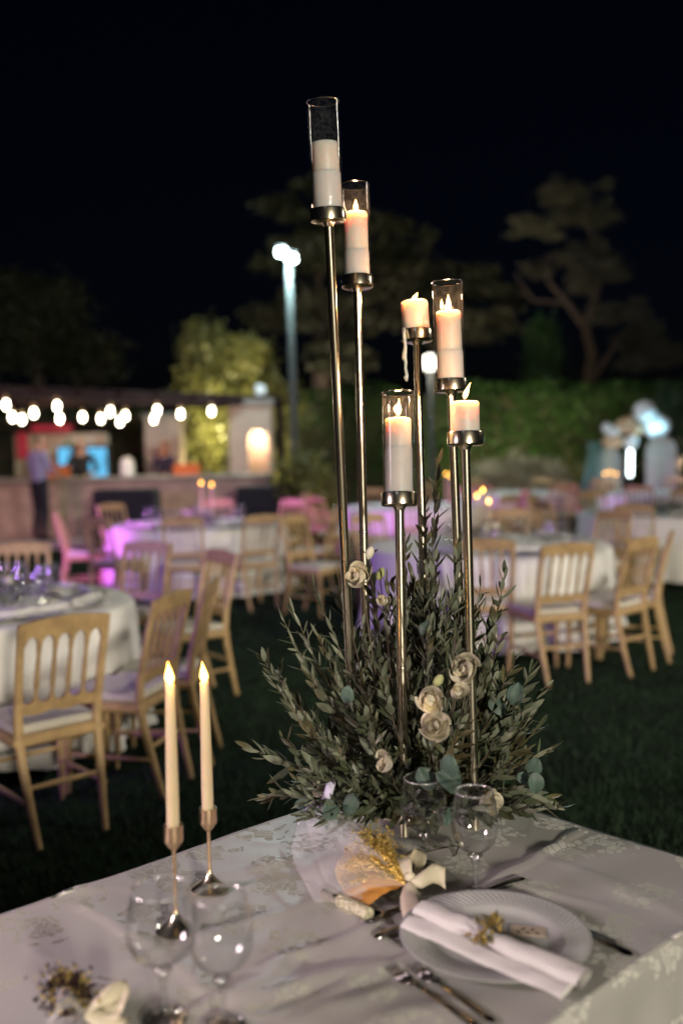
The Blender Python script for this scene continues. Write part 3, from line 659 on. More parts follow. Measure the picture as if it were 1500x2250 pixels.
# ================================================================ bright corner on the right
Y = 17.5
for (x0, x1, yt, yb, dy, lab) in ((1418, 1484, 958, 1085, 0, 'larger white arched backdrop panel behind the lit balloons'), (1322, 1376, 985, 1082, .35, 'smaller white arched backdrop panel left of the tube light')):
    a, b, tp = at(x0, yb, Y), at(x1, yb, Y), at((x0 + x1) / 2, yt, Y); wd = b.x - a.x; h = tp.z
    t = thing('arched_panel', lab, 'backdrop panel', ((a.x + b.x) / 2, Y + dy, 0)); r_ = wd / 2
    poly = [(r_, .02), (r_, h - r_)] + [(r_ * math.cos(q), h - r_ + r_ * math.sin(q)) for q in [math.pi * k / 16 for k in range(1, 16)]] + [(-r_, h - r_), (-r_, .02)]
    MB().prism(poly, -.03, .03).build('panel', M['panelgrey'], t); MB().box((0, .12, .015), (wd * .8, .35, .03)).build('foot', M['white'], t)
BL = [(1415, 905, 25, 0), (1432, 938, 23, 0), (1452, 936, 21, 0), (1441, 925, 18, 0), (1384, 972, 17, 0), (1346, 948, 15, 0), (1332, 940, 12, 0), (1366, 936, 16, 1), (1392, 945, 18, 1), (1352, 968, 15, 1), (1380, 926, 12, 1), (1335, 972, 14, 1)]
bb = {0: [], 1: []}; pr_ = {}
for (px, py, r_, k) in BL:
    p = at(px, py, Y - .25); s_ = r_ / FPX * Y
    if k not in pr_:
        t = thing('balloon', '', 'balloon', p, 0, ('white balloons over the arched panels', 'beige balloons over the arched panels')[k])
        MB().lathe([(.03, -1.14), (.25, -.98), (.72, -.66), (.97, -.15), (.98, .2), (.75, .66), (.4, .91), (.01, 1.0)], 18, cap0=True).build('skin', M['balloon' if k == 0 else 'goldballoon'], t, 180)
        MB().lathe([(.05, -1.12), (.11, -1.22)], 8, cap1=True).build('knot', M['balloon' if k == 0 else 'goldballoon'], t); pr_[k] = t
    else: t = place(pr_[k], p)
    t.scale = (s_,) * 3; bb[k].append(t)
order(bb[0], 'white balloon by the arched panels, {} of the white ones'); order(bb[1], 'beige balloon by the arched panels, {} of the beige ones')
a, b = at(1383, 1046, Y - .5), at(1384, 990, Y - .5)
t = thing('tube_light', 'upright glaring white tube light by the arched panels', 'lamp', (a.x, a.y, 0))
MB().tube([(0, 0, a.z), (b.x - a.x, 0, b.z)], .035, 12).build('tube', M['tube'], t); MB().tube([(0, 0, .02), (0, 0, a.z)], .015, 8).build('stand', M['polemetal'], t)
MB().lathe([(.14, 0), (.14, .02)], 20, cap0=True, cap1=True).build('base_plate', M['polemetal'], t)
lamp('POINT', (a.x + .44, Y - .55, b.z + .36), 7, (.35, .80, 1.0), .08, name='corner_light'); lamp('POINT', (a.x - .05, Y - .75, (a.z + b.z) / 2), 5, (.7, .94, 1.0), .06, name='corner_light')
c0, c1 = at(1262, 1085, Y + .1), at(1322, 1085, Y + .1); zt = at(1300, 975, Y).z
t = thing('gauze_drape', 'teal sheer drape hanging left of the arched panels', 'drape', (c0.x, Y + .1, 0))
MB().grid(lambda u, v: (u * (c1.x - c0.x) * (1 - .45 * v) + .25 * v, .05 * math.sin(u * 30), .03 + v * zt), 60, 8).build('cloth', sheer('teal_gauze', (.25, .48, .46), .6), t, 180)
MB().tube([(.23, 0, 0), (.23, 0, zt + .05)], .015, 8).build('pole', M['polemetal'], t)

# ================================================================ chairs and round tables
def chair_parts():
    W_ = M['wood']; P = []
    sh = lambda x, z: -.195 - (z - .55) * .25
    for s_ in (-1, 1):
        P.append(('back_post', MB().tube([(s_ * .148, -.285, 0), (s_ * .160, -.245, .16), (s_ * .172, -.205, .34), (s_ * .176, -.19, .45), (s_ * .178, -.200, .57), (s_ * .183, -.240, .74), (s_ * .188, -.288, .92)], [.014, .018, .021, .022, .020, .018, .016], 8), W_))
        P.append(('leg', MB().tube([(s_ * .185, .195, 0), (s_ * .182, .19, .10), (s_ * .18, .185, .30), (s_ * .18, .185, .33), (s_ * .18, .185, .35), (s_ * .18, .185, .41)], [.012, .016, .019, .024, .018, .022], 8), W_))
        P.append(('stretcher', MB().tube([(s_ * .183, -.235, .19), (s_ * .183, 0, .19), (s_ * .183, .19, .19)], [.009, .013, .009], 6), W_))
    P.append(('stretcher', MB().tube([(-.18, .19, .25), (0, .19, .25), (.18, .19, .25)], [.009, .013, .009], 6), W_))
    P.append(('stretcher', MB().tube([(-.18, -.225, .24), (0, -.225, .24), (.18, -.225, .24)], [.009, .013, .009], 6), W_))
    P.append(('seat_frame', MB().box((0, 0, .427), (.41, .42, .045), 0, .012), W_))
    P.append(('cushion', MB().box((0, .005, .468), (.385, .39, .042), 0, .018), M['cushion']))
    xs = [-.105, -.035, .035, .105]; ed = [-.175] + xs + [.175]
    low = []
    for a, b in zip(ed, ed[1:]):
        low += [(a + .008, .835)] + [((a + b) / 2 - (b - a - .016) / 2 * math.cos(q), .835 + .036 * math.sin(q)) for q in [math.pi * k / 8 for k in range(1, 8)]] + [(b - .008, .835)]
    top = [(.197 - .394 * k / 12, .928 + .018 * math.sin(math.pi * k / 12)) for k in range(13)]
    P.append(('top_rail', MB().prism([(-.197, .845)] + low + [(.197, .845)] + top, -.012, .012, sh), W_))
    up = []
    for a, b in reversed(list(zip(ed, ed[1:]))):
        up += [(b - .008, .605)] + [((a + b) / 2 + (b - a - .016) / 2 * math.cos(q), .605 - .022 * math.sin(q)) for q in [math.pi * k / 6 for k in range(1, 6)]] + [(a + .008, .605)]
    lowr = [(-.175 + .35 * k / 20, .545 - .012 * abs(math.sin(math.pi * 2.5 * k / 20))) for k in range(21)]
    P.append(('back_rail', MB().prism(lowr + up, -.011, .011, sh), W_))
    for x in xs:
        P.append(('spindle', MB().tube([(x, sh(0, z), z) for z in (.59, .63, .66, .73, .79, .82, .85)], [.010, .008, .012, .010, .008, .012, .010], 6), W_))
    return P
CH = [(n, mb.mesh(n, m), mb, m) for n, mb, m in chair_parts()]
far_me = None
def chair(loc, h, label, group, far=False):
    global far_me
    if far:
        if far_me is None:
            mb = MB()
            for n, me, b, m in CH:
                mb.add(b.v, b.f)
            far_me = mb.mesh('dining_chair', M['wood'])
            k = len(far_me.polygons); far_me.materials.append(M['cushion'])
            i = 0
            for n, me, b, m in CH:
                if n == 'cushion':
                    for q in range(i, i + len(b.f)): far_me.polygons[q].material_index = 1
                i += len(b.f)
        o = link('dining_chair', far_me); tag(o, label, 'chair', group); o.location = loc; o.rotation_euler = (0, 0, head(h)); return o
    t = thing('dining_chair', label, 'chair', loc, head(h), group)
    for n, me, b, m in CH: link(n, me, t)
    return t

def round_cloth(r, top, seed, drop):
    n = 96
    mb = MB(); prof = [(.02, 0), (r * .5, .0), (r * .9, .0), (r - .01, 0), (r, -.008)] + [(r + .012, -.03)] + [(None, -drop * k / 8) for k in range(1, 9)]
    for j, (rr, z) in enumerate(prof):
        for k in range(n):
            a = 2 * math.pi * k / n
            if rr is None:
                v = -z / drop; q = r + .015 + v * (.05 + .055 * math.sin(a * 13 + seed) * v + .03 * math.sin(a * 29 + seed * 2) * v)
                zz = top + z + .012 * math.sin(a * 5 + seed) * v
            else: q = rr; zz = top + z
            mb.v.append((q * math.cos(a), q * math.sin(a), zz))
    mb.f = [(j * n + k, j * n + (k + 1) % n, (j + 1) * n + (k + 1) % n, (j + 1) * n + k) for j in range(len(prof) - 1) for k in range(n)] + [tuple(reversed(range(n)))]
    return mb
TABLES = []
def round_table(c, r, seed, where):
    top = .755
    t = thing('round_table', 'round dining table hidden by its white cloth, ' + where, 'table', (c[0], c[1], 0), 0, 'round dining tables on the lawn')
    MB().lathe([(r - .02, .72), (r - .01, .735), (r - .02, .75)], 48, cap0=True, cap1=True).build('tabletop', M['wood'], t)
    for k in range(4):
        a = math.pi / 4 + k * math.pi / 2; MB().tube([(math.cos(a) * r * .6, math.sin(a) * r * .6, 0), (math.cos(a) * r * .55, math.sin(a) * r * .55, .72)], .022, 8).build('leg', M['polemetal'], t)
    o = round_cloth(r, top, seed, .70).build('tablecloth', M['linen'], None, 60); o.location = (c[0], c[1], 0)
    tag(o, 'white cloth draped over the round table ' + where, 'tablecloth', 'white cloths on the round tables')
    return top

# table by the left edge
T1 = (-2.06, 5.55); T2 = (-1.62, 11.2); T3 = (1.22, 8.3); T4 = (3.75, 11.6); T5 = (1.0, 13.6); T6 = (5.0, 15.6); T7 = (2.9, 16.6)
round_table(T1, .86, 1, 'nearest, at the left edge of the lawn')
round_table(T2, .98, 2, 'between the two black bar tables')
round_table(T3, 1.0, 3, 'right behind the candle stand')
round_table(T4, .95, 4, 'at the right edge of the lawn')
round_table(T5, .95, 5, 'behind the stems, near the globe lamp')
round_table(T6, .95, 6, 'in front of the white balloons')
round_table(T7, .95, 7, 'before the plume plants')
def rear(px, py, h, g_, lab, d=.285):                        # the point of the lawn where the two rear feet stand
    p = W(px, py, 0); h = Vector((h[0], h[1], 0)).normalized(); p = p + h * d
    return chair((p.x, p.y, 0), h, lab, g_)
G1 = 'golden chairs around the nearest round table'
rear(162, 1845, (-.66, .75), G1, 'nearest golden wooden chair, its open back turned to us')
rear(392, 1732, (-.96, .28), G1, 'golden chair seen from behind just left of the taper candles')
rear(476, 1662, (-1, .02), G1, 'golden chair in side view behind the taper candles')
for (x, y, lab) in ((-1.02, 6.35, 'golden chair with violet glints, far right round the nearest table'), (-1.52, 6.95, 'pinkish lit chair beyond the white napkins of the nearest table'), (-2.3, 7.0, 'golden chair at left edge beyond the wine glasses')):
    chair((x, y, 0), (T1[0] - x, T1[1] - y), lab, G1)
G2 = 'golden chairs around the middle round table'
for (x, y, lab) in ((-1.56, 9.92, 'chair with its back to us in front of the table with two candles'), (-.92, 10.0, 'chair seen from behind before the black-draped table under the niche'), (-.33, 10.9, 'pinkish chair in side view on the right of the middle table'),
                    (-2.85, 11.0, 'bright violet-lit chair in side view on the left'), (-2.65, 12.15, 'magenta-lit chair before the navy-black bar table'), (-.78, 12.3, 'pink chair behind the middle table, in front of black table'), (-1.6, 12.55, 'chair hidden behind the two yellow candles of the middle table'), (-2.3, 10.15, 'chair half hidden behind the pinkish lit chair of the near table')):
    chair((x, y, 0), (T2[0] - x, T2[1] - y), lab, G2)
G3 = 'golden chairs around the table behind the candle stand'
rear(1248, 1504, (-.30, .95), G3, 'chair with slatted back square to us, right of the olive foliage')
rear(1410, 1480, (-.68, .73), G3, 'chair turned leftwards, second from the right edge')
rear(1472, 1448, (-.92, .35), G3, 'chair cut by the right edge of the picture')
rear(1070, 1478, (.12, 1), G3, 'chair mostly hidden behind the right side of the olive foliage')
for (x, y, lab) in ((-.25, 9.45, 'pink-lit chair just left of the tall stems'), (.42, 9.4, 'chair behind the stems beyond the table top'), (1.6, 9.65, 'chair beyond the table, right of the stems'), (2.35, 9.2, 'chair at the far right side of the table behind the foliage')):
    chair((x, y, 0), (T3[0] - x, T3[1] - y), lab, G3)
for T, nm, k in ((T4, 'table at the right edge', 8), (T5, 'table near the globe lamp', 7), (T6, 'table in front of the balloons', 8), (T7, 'table before the plume plants', 8)):
    cs = []
    for i in range(k):
        a = 2 * math.pi * (i + .35) / k + k * .1; x = T[0] + 1.28 * math.cos(a); y = T[1] + 1.28 * math.sin(a)
        cs.append(chair((x, y, 0), (T[0] - x, T[1] - y), '', 'chairs around the ' + nm, True))
    order(cs, 'small golden chair around the ' + nm + ', {}')

# ================================================================ the near table
TZ = .760
fc = W(901, 1696, TZ)                                        # far corner, under the foliage
le = W(0, 2010, TZ); re_ = W(1500, 1930, TZ); n0 = W(1440, 2095, TZ); n1 = W(1240, 2235, TZ)
dL = ((le - fc).normalized() + (n1 - n0).normalized()).normalized()   # along the long side
dS = Vector((-dL.y, dL.x, 0)); dS = dS if dS.dot(re_ - fc) > 0 else -dS
wid = (n0 - fc).dot(dS); LEN = 1.9
print('near table width', wid, 'dirs', dL, dS, 'corner', fc)
tc_ = fc + dL * LEN / 2 + dS * wid / 2
rzT = math.atan2(dL.y, dL.x)
t = thing('dining_table', 'rectangular table beneath the damask cloth in front', 'table', (tc_.x, tc_.y, 0), rzT)
MB().box((0, 0, TZ - .022), (LEN - .02, wid - .02, .03), 0, .01).build('tabletop', M['wood'], t)
for sx_ in (-1, 1):
    for sy_ in (-1, 1): MB().tube([(sx_ * (LEN / 2 - .1), sy_ * (wid / 2 - .1), 0), (sx_ * (LEN / 2 - .1), sy_ * (wid / 2 - .1), TZ - .04)], .025, 8).build('leg', M['polemetal'], t)
inv = Matrix.Rotation(-rzT, 4, 'Z')
def tl(px, py): p = inv @ (W(px, py, TZ) - tc_); return Vector((p.x, p.y))
ridges = [((600, 2235), (1000, 2060), .0022, .010), ((700, 2110), (870, 2010), .0018, .007), ((430, 2180), (700, 2150), .0018, .008), ((250, 2200), (420, 2110), .0016, .007), ((1100, 1935), (1330, 1990), .0014, .008), ((1180, 1880), (1420, 1960), .0012, .009), ((60, 2080), (260, 2180), .0016, .008), ((560, 1850), (720, 1860), .0012, .007), ((1275, 1825), (1050, 1960), .0045, .006), ((1500, 2010), (1290, 1925), .002, .02), ((560, 2135), (800, 2045), .003, .012), ((300, 2110), (760, 1960), .0025, .02), ((520, 2200), (830, 2120), .004, .016), ((640, 2240), (860, 2175), .003, .02),
          ((180, 1990), (330, 2075), .0025, .010), ((330, 2075), (480, 2190), .002, .015), ((100, 1955), (300, 1950), .002, .02), ((480, 1925), (640, 1890), .0016, .012), ((700, 1900), (850, 2100), .0015, .03), ((850, 2240), (1000, 2210), .003, .03), ((380, 2250), (620, 2130), .003, .014)]
RG = [(tl(*a), tl(*b), h, wd) for a, b, h, wd in ridges]
def bump_at(x, y):
    z = .0030 * noise.noise((x * 5, y * 5, 1)) + .0012 * noise.noise((x * 14, y * 11, 4)) + .0018 * noise.noise((x * 3 + y * 9, y * 2, 8))
    p = Vector((x, y))
    for a, b, h, wd in RG:
        d = b - a; u = max(0, min(1, (p - a).dot(d) / d.length_squared)); q = a + d * u
        q += Vector((-d.y, d.x)).normalized() * .012 * noise.noise((u * 3, h * 900, 2))
        e = (p - q).length
        if e < 3 * wd: z += 2.6 * h * math.exp(-(e / wd) ** 2) * (.6 + .4 * math.sin(u * 3.1))
    return z
OVER = .44; hx, hy = LEN / 2, wid / 2
def axis_pts(h):
    ins = np.linspace(-h, h, int(2 * h / .011) + 1).tolist(); out = [.006, .014, .024, .036, .05] + np.linspace(.07, OVER, 20).tolist()
    return [-h - e for e in reversed(out)] + ins + [h + e for e in out]
ax, ay = axis_pts(hx), axis_pts(hy); mb = MB(); uv = []
RC = .022
def drape(e):                                                 # rounded edge: outwards, downwards
    if e < RC * 1.57: a = e / RC; return RC * math.sin(a), RC * (1 - math.cos(a))
    return RC, RC + (e - RC * 1.57)
for yv in ay:
    for xv in ax:
        cx = max(-hx, min(hx, xv)); cy = max(-hy, min(hy, yv)); ex, ey = xv - cx, yv - cy; e = max(abs(ex), abs(ey)) if (ex == 0 or ey == 0) else math.hypot(ex, ey)
        if e == 0:
            sag = 0
            mb.v.append((cx, cy, bump_at(cx, cy)))
        else:
            o_, dn = drape(e); n_ = Vector((ex, ey)).normalized(); s_ = (cx * (abs(ey) > 0) + cy * (abs(ex) > 0))
            f = max(0, dn - .04) / OVER
            o_ += f * (.035 + .045 * math.sin(s_ * 17 + 1) + .03 * math.sin(s_ * 41)) + f * .10 * (ex != 0 and ey != 0)
            px_ = cx + n_.x * (o_ - RC); py_ = cy + n_.y * (o_ - RC)
            mb.v.append((px_, py_, bump_at(cx, cy) * (1 - min(1, dn * 20)) - dn))
        uv.append((xv, yv))
nx = len(ax); mb.f = [(j * nx + i, j * nx + i + 1, (j + 1) * nx + i + 1, (j + 1) * nx + i) for j in range(len(ay) - 1) for i in range(nx - 1)]
me = mb.mesh('tablecloth', M['damask'], 180)
ul = me.uv_layers.new(name='UVMap'); li = np.empty(len(me.loops), int); me.loops.foreach_get('vertex_index', li)
ul.data.foreach_set('uv', np.array(uv)[li].ravel())
cl = link('tablecloth', me); cl.location = (tc_.x, tc_.y, TZ); cl.rotation_euler = (0, 0, rzT)
tag(cl, 'creased white damask cloth with woven roses on the near table', 'tablecloth')
def zt_(p): q = inv @ (Vector((p.x, p.y, 0)) - Vector((tc_.x, tc_.y, 0))); return TZ + bump_at(q.x, q.y)
def on(px, py, lift=.0015): p = W(px, py, TZ); p.z = zt_(p) + lift; return p

# ---- candle stand
STEMS = [  # cup bottom pixel, depth of cup, column of the foot, depth of foot, stem radius
    ((722, 490), 2.30, 783, 2.36), ((785, 634), 2.57, 812, 2.46), ((916, 752), 2.57, 942, 2.46),
    ((991, 862), 2.42, 1024, 2.36), ((877, 1113), 2.20, 888, 2.10), ((1022, 980), 2.20, 1042, 2.13)]
def foot(px, y, z):
    lo, hi = 1400., 2250.
    for _ in range(40):
        m_ = (lo + hi) / 2
        if at(px, m_, y).z > z: lo = m_
        else: hi = m_
    return at(px, lo, y)
fp = [foot(b, yb, TZ + .02) for _, _, b, yb in STEMS]; ctr = sum(fp, Vector()) / 6; ctr.z = TZ + .004
cs_ = thing('candelabra', 'tall six-stemmed polished gold candle stand rising from foliage', 'candle stand', ctr)
MB().lathe([(.13, 0), (.135, .004), (.135, .010), (.125, .014)], 48, cap0=True, cap1=True).build('base_plate', M['gold'], cs_)
cups = []
for i, ((px, py), yd, b, yb) in enumerate(STEMS):
    tp = at(px, py, yd); bt_ = fp[i]; d = (tp - bt_).normalized()
    rr = .0102; L_ = (tp - bt_).length
    s_ = MB().tube([bt_ - ctr - Vector((0, 0, .008)), tp - ctr - d * .012, tp - ctr], [rr * 1.12, rr, rr * 1.25], 16).build('stem', M['gold'], cs_)
    for f in ((.42,) if i in (0, 5, 3) else (.5,)):
        m_ = bt_.lerp(tp, f) - ctr; MB().tube([m_ - d * .003, m_ - d * .001, m_ + d * .001, m_ + d * .003], [rr * 1.05, rr * 1.22, rr * 1.22, rr * 1.05], 16).build('joint_ring', M['gold'], s_)
    R_ = .0405
    MB().lathe([(.010, -.010), (.013, -.004), (.016, 0), (R_ - .004, .001), (R_, .004), (R_, .029), (R_ - .001, .031), (R_ - .0025, .029), (R_ - .003, .006), (.002, .004)], 40, tp - ctr, d, cap0=True).build('cup', M['gold'], cs_)
    cups.append((tp + d * .0045, d))
def flame_mb(h, r, lean=(0, 0)):
    return MB().lathe([(.0006, 0), (r * .7, h * .12), (r, h * .28), (r * .86, h * .48), (r * .5, h * .70), (r * .2, h * .88), (.0003, h)], 12)._lean(lean, h) if False else _flame(h, r, lean)
def _flame(h, r, lean):
    m_ = MB().lathe([(.0006, 0), (r * .7, h * .12), (r, h * .28), (r * .86, h * .48), (r * .5, h * .70), (r * .2, h * .88), (.0003, h)], 12)
    m_.v = [(x + lean[0] * (z / h) ** 1.6, y + lean[1] * (z / h) ** 1.6, z) for x, y, z in m_.v]; return m_
def candle(i, R_, h, lit, label, lean=(0, 0), flames=1, fh=.032, band=None, tilt=None, grp=None):
    o_, d = cups[i]; d = tilt or d
    t = thing('pillar_candle', label, 'candle', o_, 0, grp); t.rotation_euler = Vector((0, 0, 1)).rotation_difference(d).to_euler()
    ph = i * 1.7; t.scale = ((.957,) * 3 if i in (4, 5) else (1, 1, 1))
    prof = [(R_ - .002, 0), (R_, .002), (R_, h * .35), (R_ * .997, h * .7), (R_, h - .004), (R_ - .0025, h), (R_ * .7, h - .002), (.004, h - .005)]
    MB().lathe(prof, 40, cap0=True, wob=lambda a, j: 1 + .008 * math.sin(3 * a + ph) * (j > 2) + .004 * math.sin(7 * a)).build('wax_body', M['wax'], t, 60)
    if band: MB().lathe([(R_ + .0005, h * band[0]), (R_ + .0016, h * band[0] + .002), (R_ + .0016, h * band[1] - .002), (R_ + .0005, h * band[1])], 40).build('wax_sleeve', M['wax_band'], t)
    MB().tube([(0, 0, h - .006), (.001, 0, h + .004), (.003, .001, h + .011)], .0011, 6).build('wick', M['wick'], t)
    if lit:
        for k in range(flames):
            f = _flame(fh * (1 if k == 0 else .7), .0062 if k == 0 else .0042, lean).build('flame', M['flame'], t, 180); f.location = (.001 - .016 * k, .002 * k, h + .006)
        q = t.rotation_euler.to_matrix() @ Vector((lean[0] * .4, -.002, h + .006 + fh * .5)); lamp('POINT', o_ + q, 2.0, (1, .52, .25), .010, name='candle_light')
    return t
GC = 'pillar candles in glass on the gold stand'
candle(0, .0305, .172, False, 'unlit white candle in the topmost glass of the gold stand', band=(.0, .62), grp=GC)
candle(1, .0300, .188, True, 'lit candle in glass on the second tallest stem', band=(.0, .48), fh=.030, grp=GC)
candle(3, .0300, .190, True, 'candle with two flames in glass on the right-hand side stem', flames=2, fh=.036, band=(.0, .5), grp=GC)
candle(4, .0305, .200, True, 'candle in the lowest glass of the gold stand, clouded below', fh=.042, band=(.0, .66), lean=(.002, 0), grp=GC)
c3 = candle(2, .0345, .100, True, 'short bare candle with a wax drip hanging from its cup', fh=.017, lean=(.010, 0), tilt=(cups[2][1] + Vector((-.05, 0, 0))).normalized(), grp='bare pillar candles on the gold stand')
c6 = candle(5, .0335, .097, True, 'short bare candle with a flame leaning right, lowest bare one', fh=.038, lean=(.014, 0), grp='bare pillar candles on the gold stand')
# the drip: runs down the wax, over the cup's edge and hangs free
dx = -.0325
MB().tube([(dx + .004, -.012, .02), (dx, -.020, .012), (dx - .002, -.030, .026), (dx - .002, -.034, .010), (dx - .001, -.034, -.02), (dx - .004, -.034, -.036), (dx - .006, -.034, -.050), (dx - .003, -.034, -.058), (dx - .005, -.034, -.075), (dx - .003, -.034, -.092), (dx - .006, -.034, -.099), (dx - .004, -.034, -.108)],
          [.003, .004, .0045, .0045, .0042, .006, .0065, .004, .0035, .0045, .0065, .002], 8).build('wax_drip', M['wax'], c3, 180)
for i, lab in ((0, 'topmost clear glass cylinder, around the unlit candle'), (1, 'clear glass cylinder on the second tallest stem'), (3, 'clear glass cylinder around the two-flamed candle'), (4, 'lowest clear glass cylinder, above the olive foliage')):
    o_, d = cups[i]; t = thing('glass_cylinder', lab, 'candle glass', o_, 0, 'glass cylinders on the gold stand'); t.rotation_euler = Vector((0, 0, 1)).rotation_difference(d).to_euler()
    t.scale = (.957,) * 3 if i == 4 else (1, 1, 1)
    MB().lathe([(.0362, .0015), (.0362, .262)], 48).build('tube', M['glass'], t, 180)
    MB().lathe([(.0349, 0.2605), (.0352, 0.2630), (.0362, 0.2638), (.0372, 0.2630), (.0374, 0.2605), (.0362, 0.2595), (.0349, 0.2605)], 48).build('rim', M['solidglass'], t, 180)

# ---- olive, rose and eucalyptus arrangement round the stems
ac = Vector((ctr.x + .01, ctr.y - .02, TZ + .004))
arr = thing('flower_arrangement', 'big olive branch arrangement with cream roses round the gold stems', 'flower arrangement', ac)
protos = []
for k in range(4):
    L_, cv, fo = 1.0, (.10, .22, -.06, .3)[k], (.18, .3, .22, .1)[k]
    vs, fs = [], []
    for i, (x, wd) in enumerate(((0, .03), (.2, .13), (.5, .17), (.8, .11), (1.0, .004))):
        z = cv * (x * x) ; vs += [(x, -wd / 1.15, z + wd * fo), (x, 0, z), (x, wd / 1.15, z + wd * fo)]
    for i in range(4): fs += [(3 * i, 3 * i + 3, 3 * i + 4, 3 * i + 1), (3 * i + 1, 3 * i + 4, 3 * i + 5, 3 * i + 2)]
    mb = MB().add(vs, fs); protos.append((mb, mb.mesh('olive_leaf', M['olive'], 180)))
lr = random.Random(5)
sprigs = []                                                   # (points, leaf scale, first fraction with leaves)
def tipw(px, py, y): return at(px, py, y) - ac
def bez(a, b, c, n=9): return [a * (1 - u) ** 2 + b * 2 * u * (1 - u) + c * u * u for u in [i / (n - 1) for i in range(n)]]
TIPS = [(962, 1020, 2.34), (1112, 1243, 2.30), (935, 1110, 2.42), (1005, 1190, 2.36), (806, 1205, 2.36), (890, 1180, 2.44), (742, 1290, 2.42), (640, 1330, 2.34), (618, 1352, 2.30), (572, 1440, 2.28), (600, 1500, 2.20), (556, 1645, 2.22), (574, 1752, 2.20), (640, 1560, 2.1),
        (1200, 1505, 2.32), (1170, 1470, 2.25), (1210, 1648, 2.26), (1190, 1590, 2.20), (1150, 1560, 2.1), (1236, 1805, 2.24), (1205, 1760, 2.2), (1085, 1330, 2.3), (1100, 1400, 2.2), (1055, 1290, 2.4), (690, 1290, 2.35), (700, 1400, 2.2), (760, 1340, 2.15), (850, 1270, 2.2), (955, 1230, 2.22), (990, 1300, 2.15),
        (620, 1620, 2.12), (650, 1690, 2.1), (880, 1330, 2.1), (730, 1480, 2.05), (940, 1400, 2.06), (1130, 1450, 2.15), (1000, 1400, 2.05), (830, 1440, 2.02), (670, 1470, 2.12), (1080, 1640, 2.04), (1150, 1690, 2.1), (1020, 1560, 2.02), (800, 1560, 2.0), (720, 1620, 2.0), (830, 1740, 1.98), (760, 1720, 2.02), (960, 1220, 2.5), (1060, 1340, 2.5)]
TIPS += [(868, 1772, 1.99), (930, 1806, 1.97), (1012, 1796, 1.98), (1062, 1785, 2.0), (960, 1776, 1.96), (900, 1745, 1.98), (1040, 1745, 2.0)]
TIPS += [(lr.uniform(640, 1180), lr.uniform(1640, 1800), lr.uniform(1.96, 2.1)) for _ in range(22)]
for (px, py, y) in TIPS:
    tp = tipw(px, py, y); b0 = Vector((tp.x * .15 + lr.uniform(-.05, .05), tp.y * .2 + lr.uniform(-.04, .04), .02))
    mid = Vector((tp.x * .62, tp.y * .7, max(.08, tp.z * .45))) + Vector((lr.uniform(-.02, .02), lr.uniform(-.02, .02), 0)); sprigs.append((bez(b0, mid, tp), lr.uniform(.9, 1.1), .3))
for k in range(165):
    az = lr.uniform(0, 2 * math.pi); el = R(lr.choice((lr.uniform(-4, 30), lr.uniform(20, 60), lr.uniform(40, 88))))
    rx = .27 * (1.0 if math.sin(az) < 0 else .8); rz_ = .47
    d = Vector((math.cos(az) * math.cos(el) * rx, math.sin(az) * math.cos(el) * rx * .9, max(.015, .06 + math.sin(el) * rz_))) * lr.uniform(.70, 1.06)
    b0 = Vector((d.x * .12 + lr.uniform(-.05, .05), d.y * .12 + lr.uniform(-.05, .05), .02)); mid = Vector((d.x * .75, d.y * .75, d.z * .42 + .04)) + Vector([lr.uniform(-.03, .03) for _ in range(3)])
    sprigs.append((bez(b0, mid, d), lr.uniform(.75, 1.05), .32))
leaves = []                                                    # (sprig, proto, matrix)
for si, (pts, sc, f0) in enumerate(sprigs):
    L_ = sum((b - a).length for a, b in zip(pts, pts[1:])); n = max(6, int(L_ * (1 - f0) / .0175)); ph = lr.uniform(0, 6.28)
    narrow = lr.random() < .25
    for q in range(n + 1):
        u = f0 + (1 - f0) * q / n; x = u * (len(pts) - 1); i = min(int(x), len(pts) - 2); p = pts[i].lerp(pts[i + 1], x - i); tdir = (pts[i + 1] - pts[i]).normalized()
        o1 = tdir.orthogonal().normalized(); o2 = tdir.cross(o1); ph += 1.57 + lr.uniform(-.35, .35)
        for side in ((0, 1) if q < n else (0,)):
            a = ph + math.pi * side; out = o1 * math.cos(a) + o2 * math.sin(a)
            sp_ = R(lr.uniform(12, 58)) if q < n else 0
            d = (tdir * math.cos(sp_) + out * math.sin(sp_) + Vector([lr.uniform(-.32, .32) for _ in range(3)])).normalized()
            nrm = (out * -math.cos(sp_) + tdir * math.sin(sp_) + Vector([lr.uniform(-.5, .5) for _ in range(3)]))
            yv = nrm.cross(d).normalized(); zv = d.cross(yv); ln = sc * lr.uniform(.034, .066) * (1 - .35 * max(0, u - .75) / .25); wf = ln * (lr.uniform(.82, 1.15) if not narrow else .6)
            if p.z + d.z * ln < .004: continue
            mt = Matrix(((d.x * ln, yv.x * wf, zv.x * ln, p.x), (d.y * ln, yv.y * wf, zv.y * ln, p.y), (d.z * ln, yv.z * wf, zv.z * ln, p.z), (0, 0, 0, 1)))
            leaves.append((si, lr.randrange(4), mt))
# the two front stems stand clear of the leaves: no twig crosses them above the lowest tuft
def near_stem(p):
    for i, low in ((4, 1.02), (5, .93), (0, 1.12)):
        a, b = fp[i], cups[i][0]; d = b - a; u = max(0, min(1, (p - a).dot(d) / d.length_squared)); q = a + d * u
        if q.z > low - .06 * i / 5 and p.y < q.y + .02 and abs(p.x - q.x) < .026: return True
    return False
leaves = [l for l in leaves if not near_stem(ac + (l[2] @ Vector((.5, 0, 0))))]
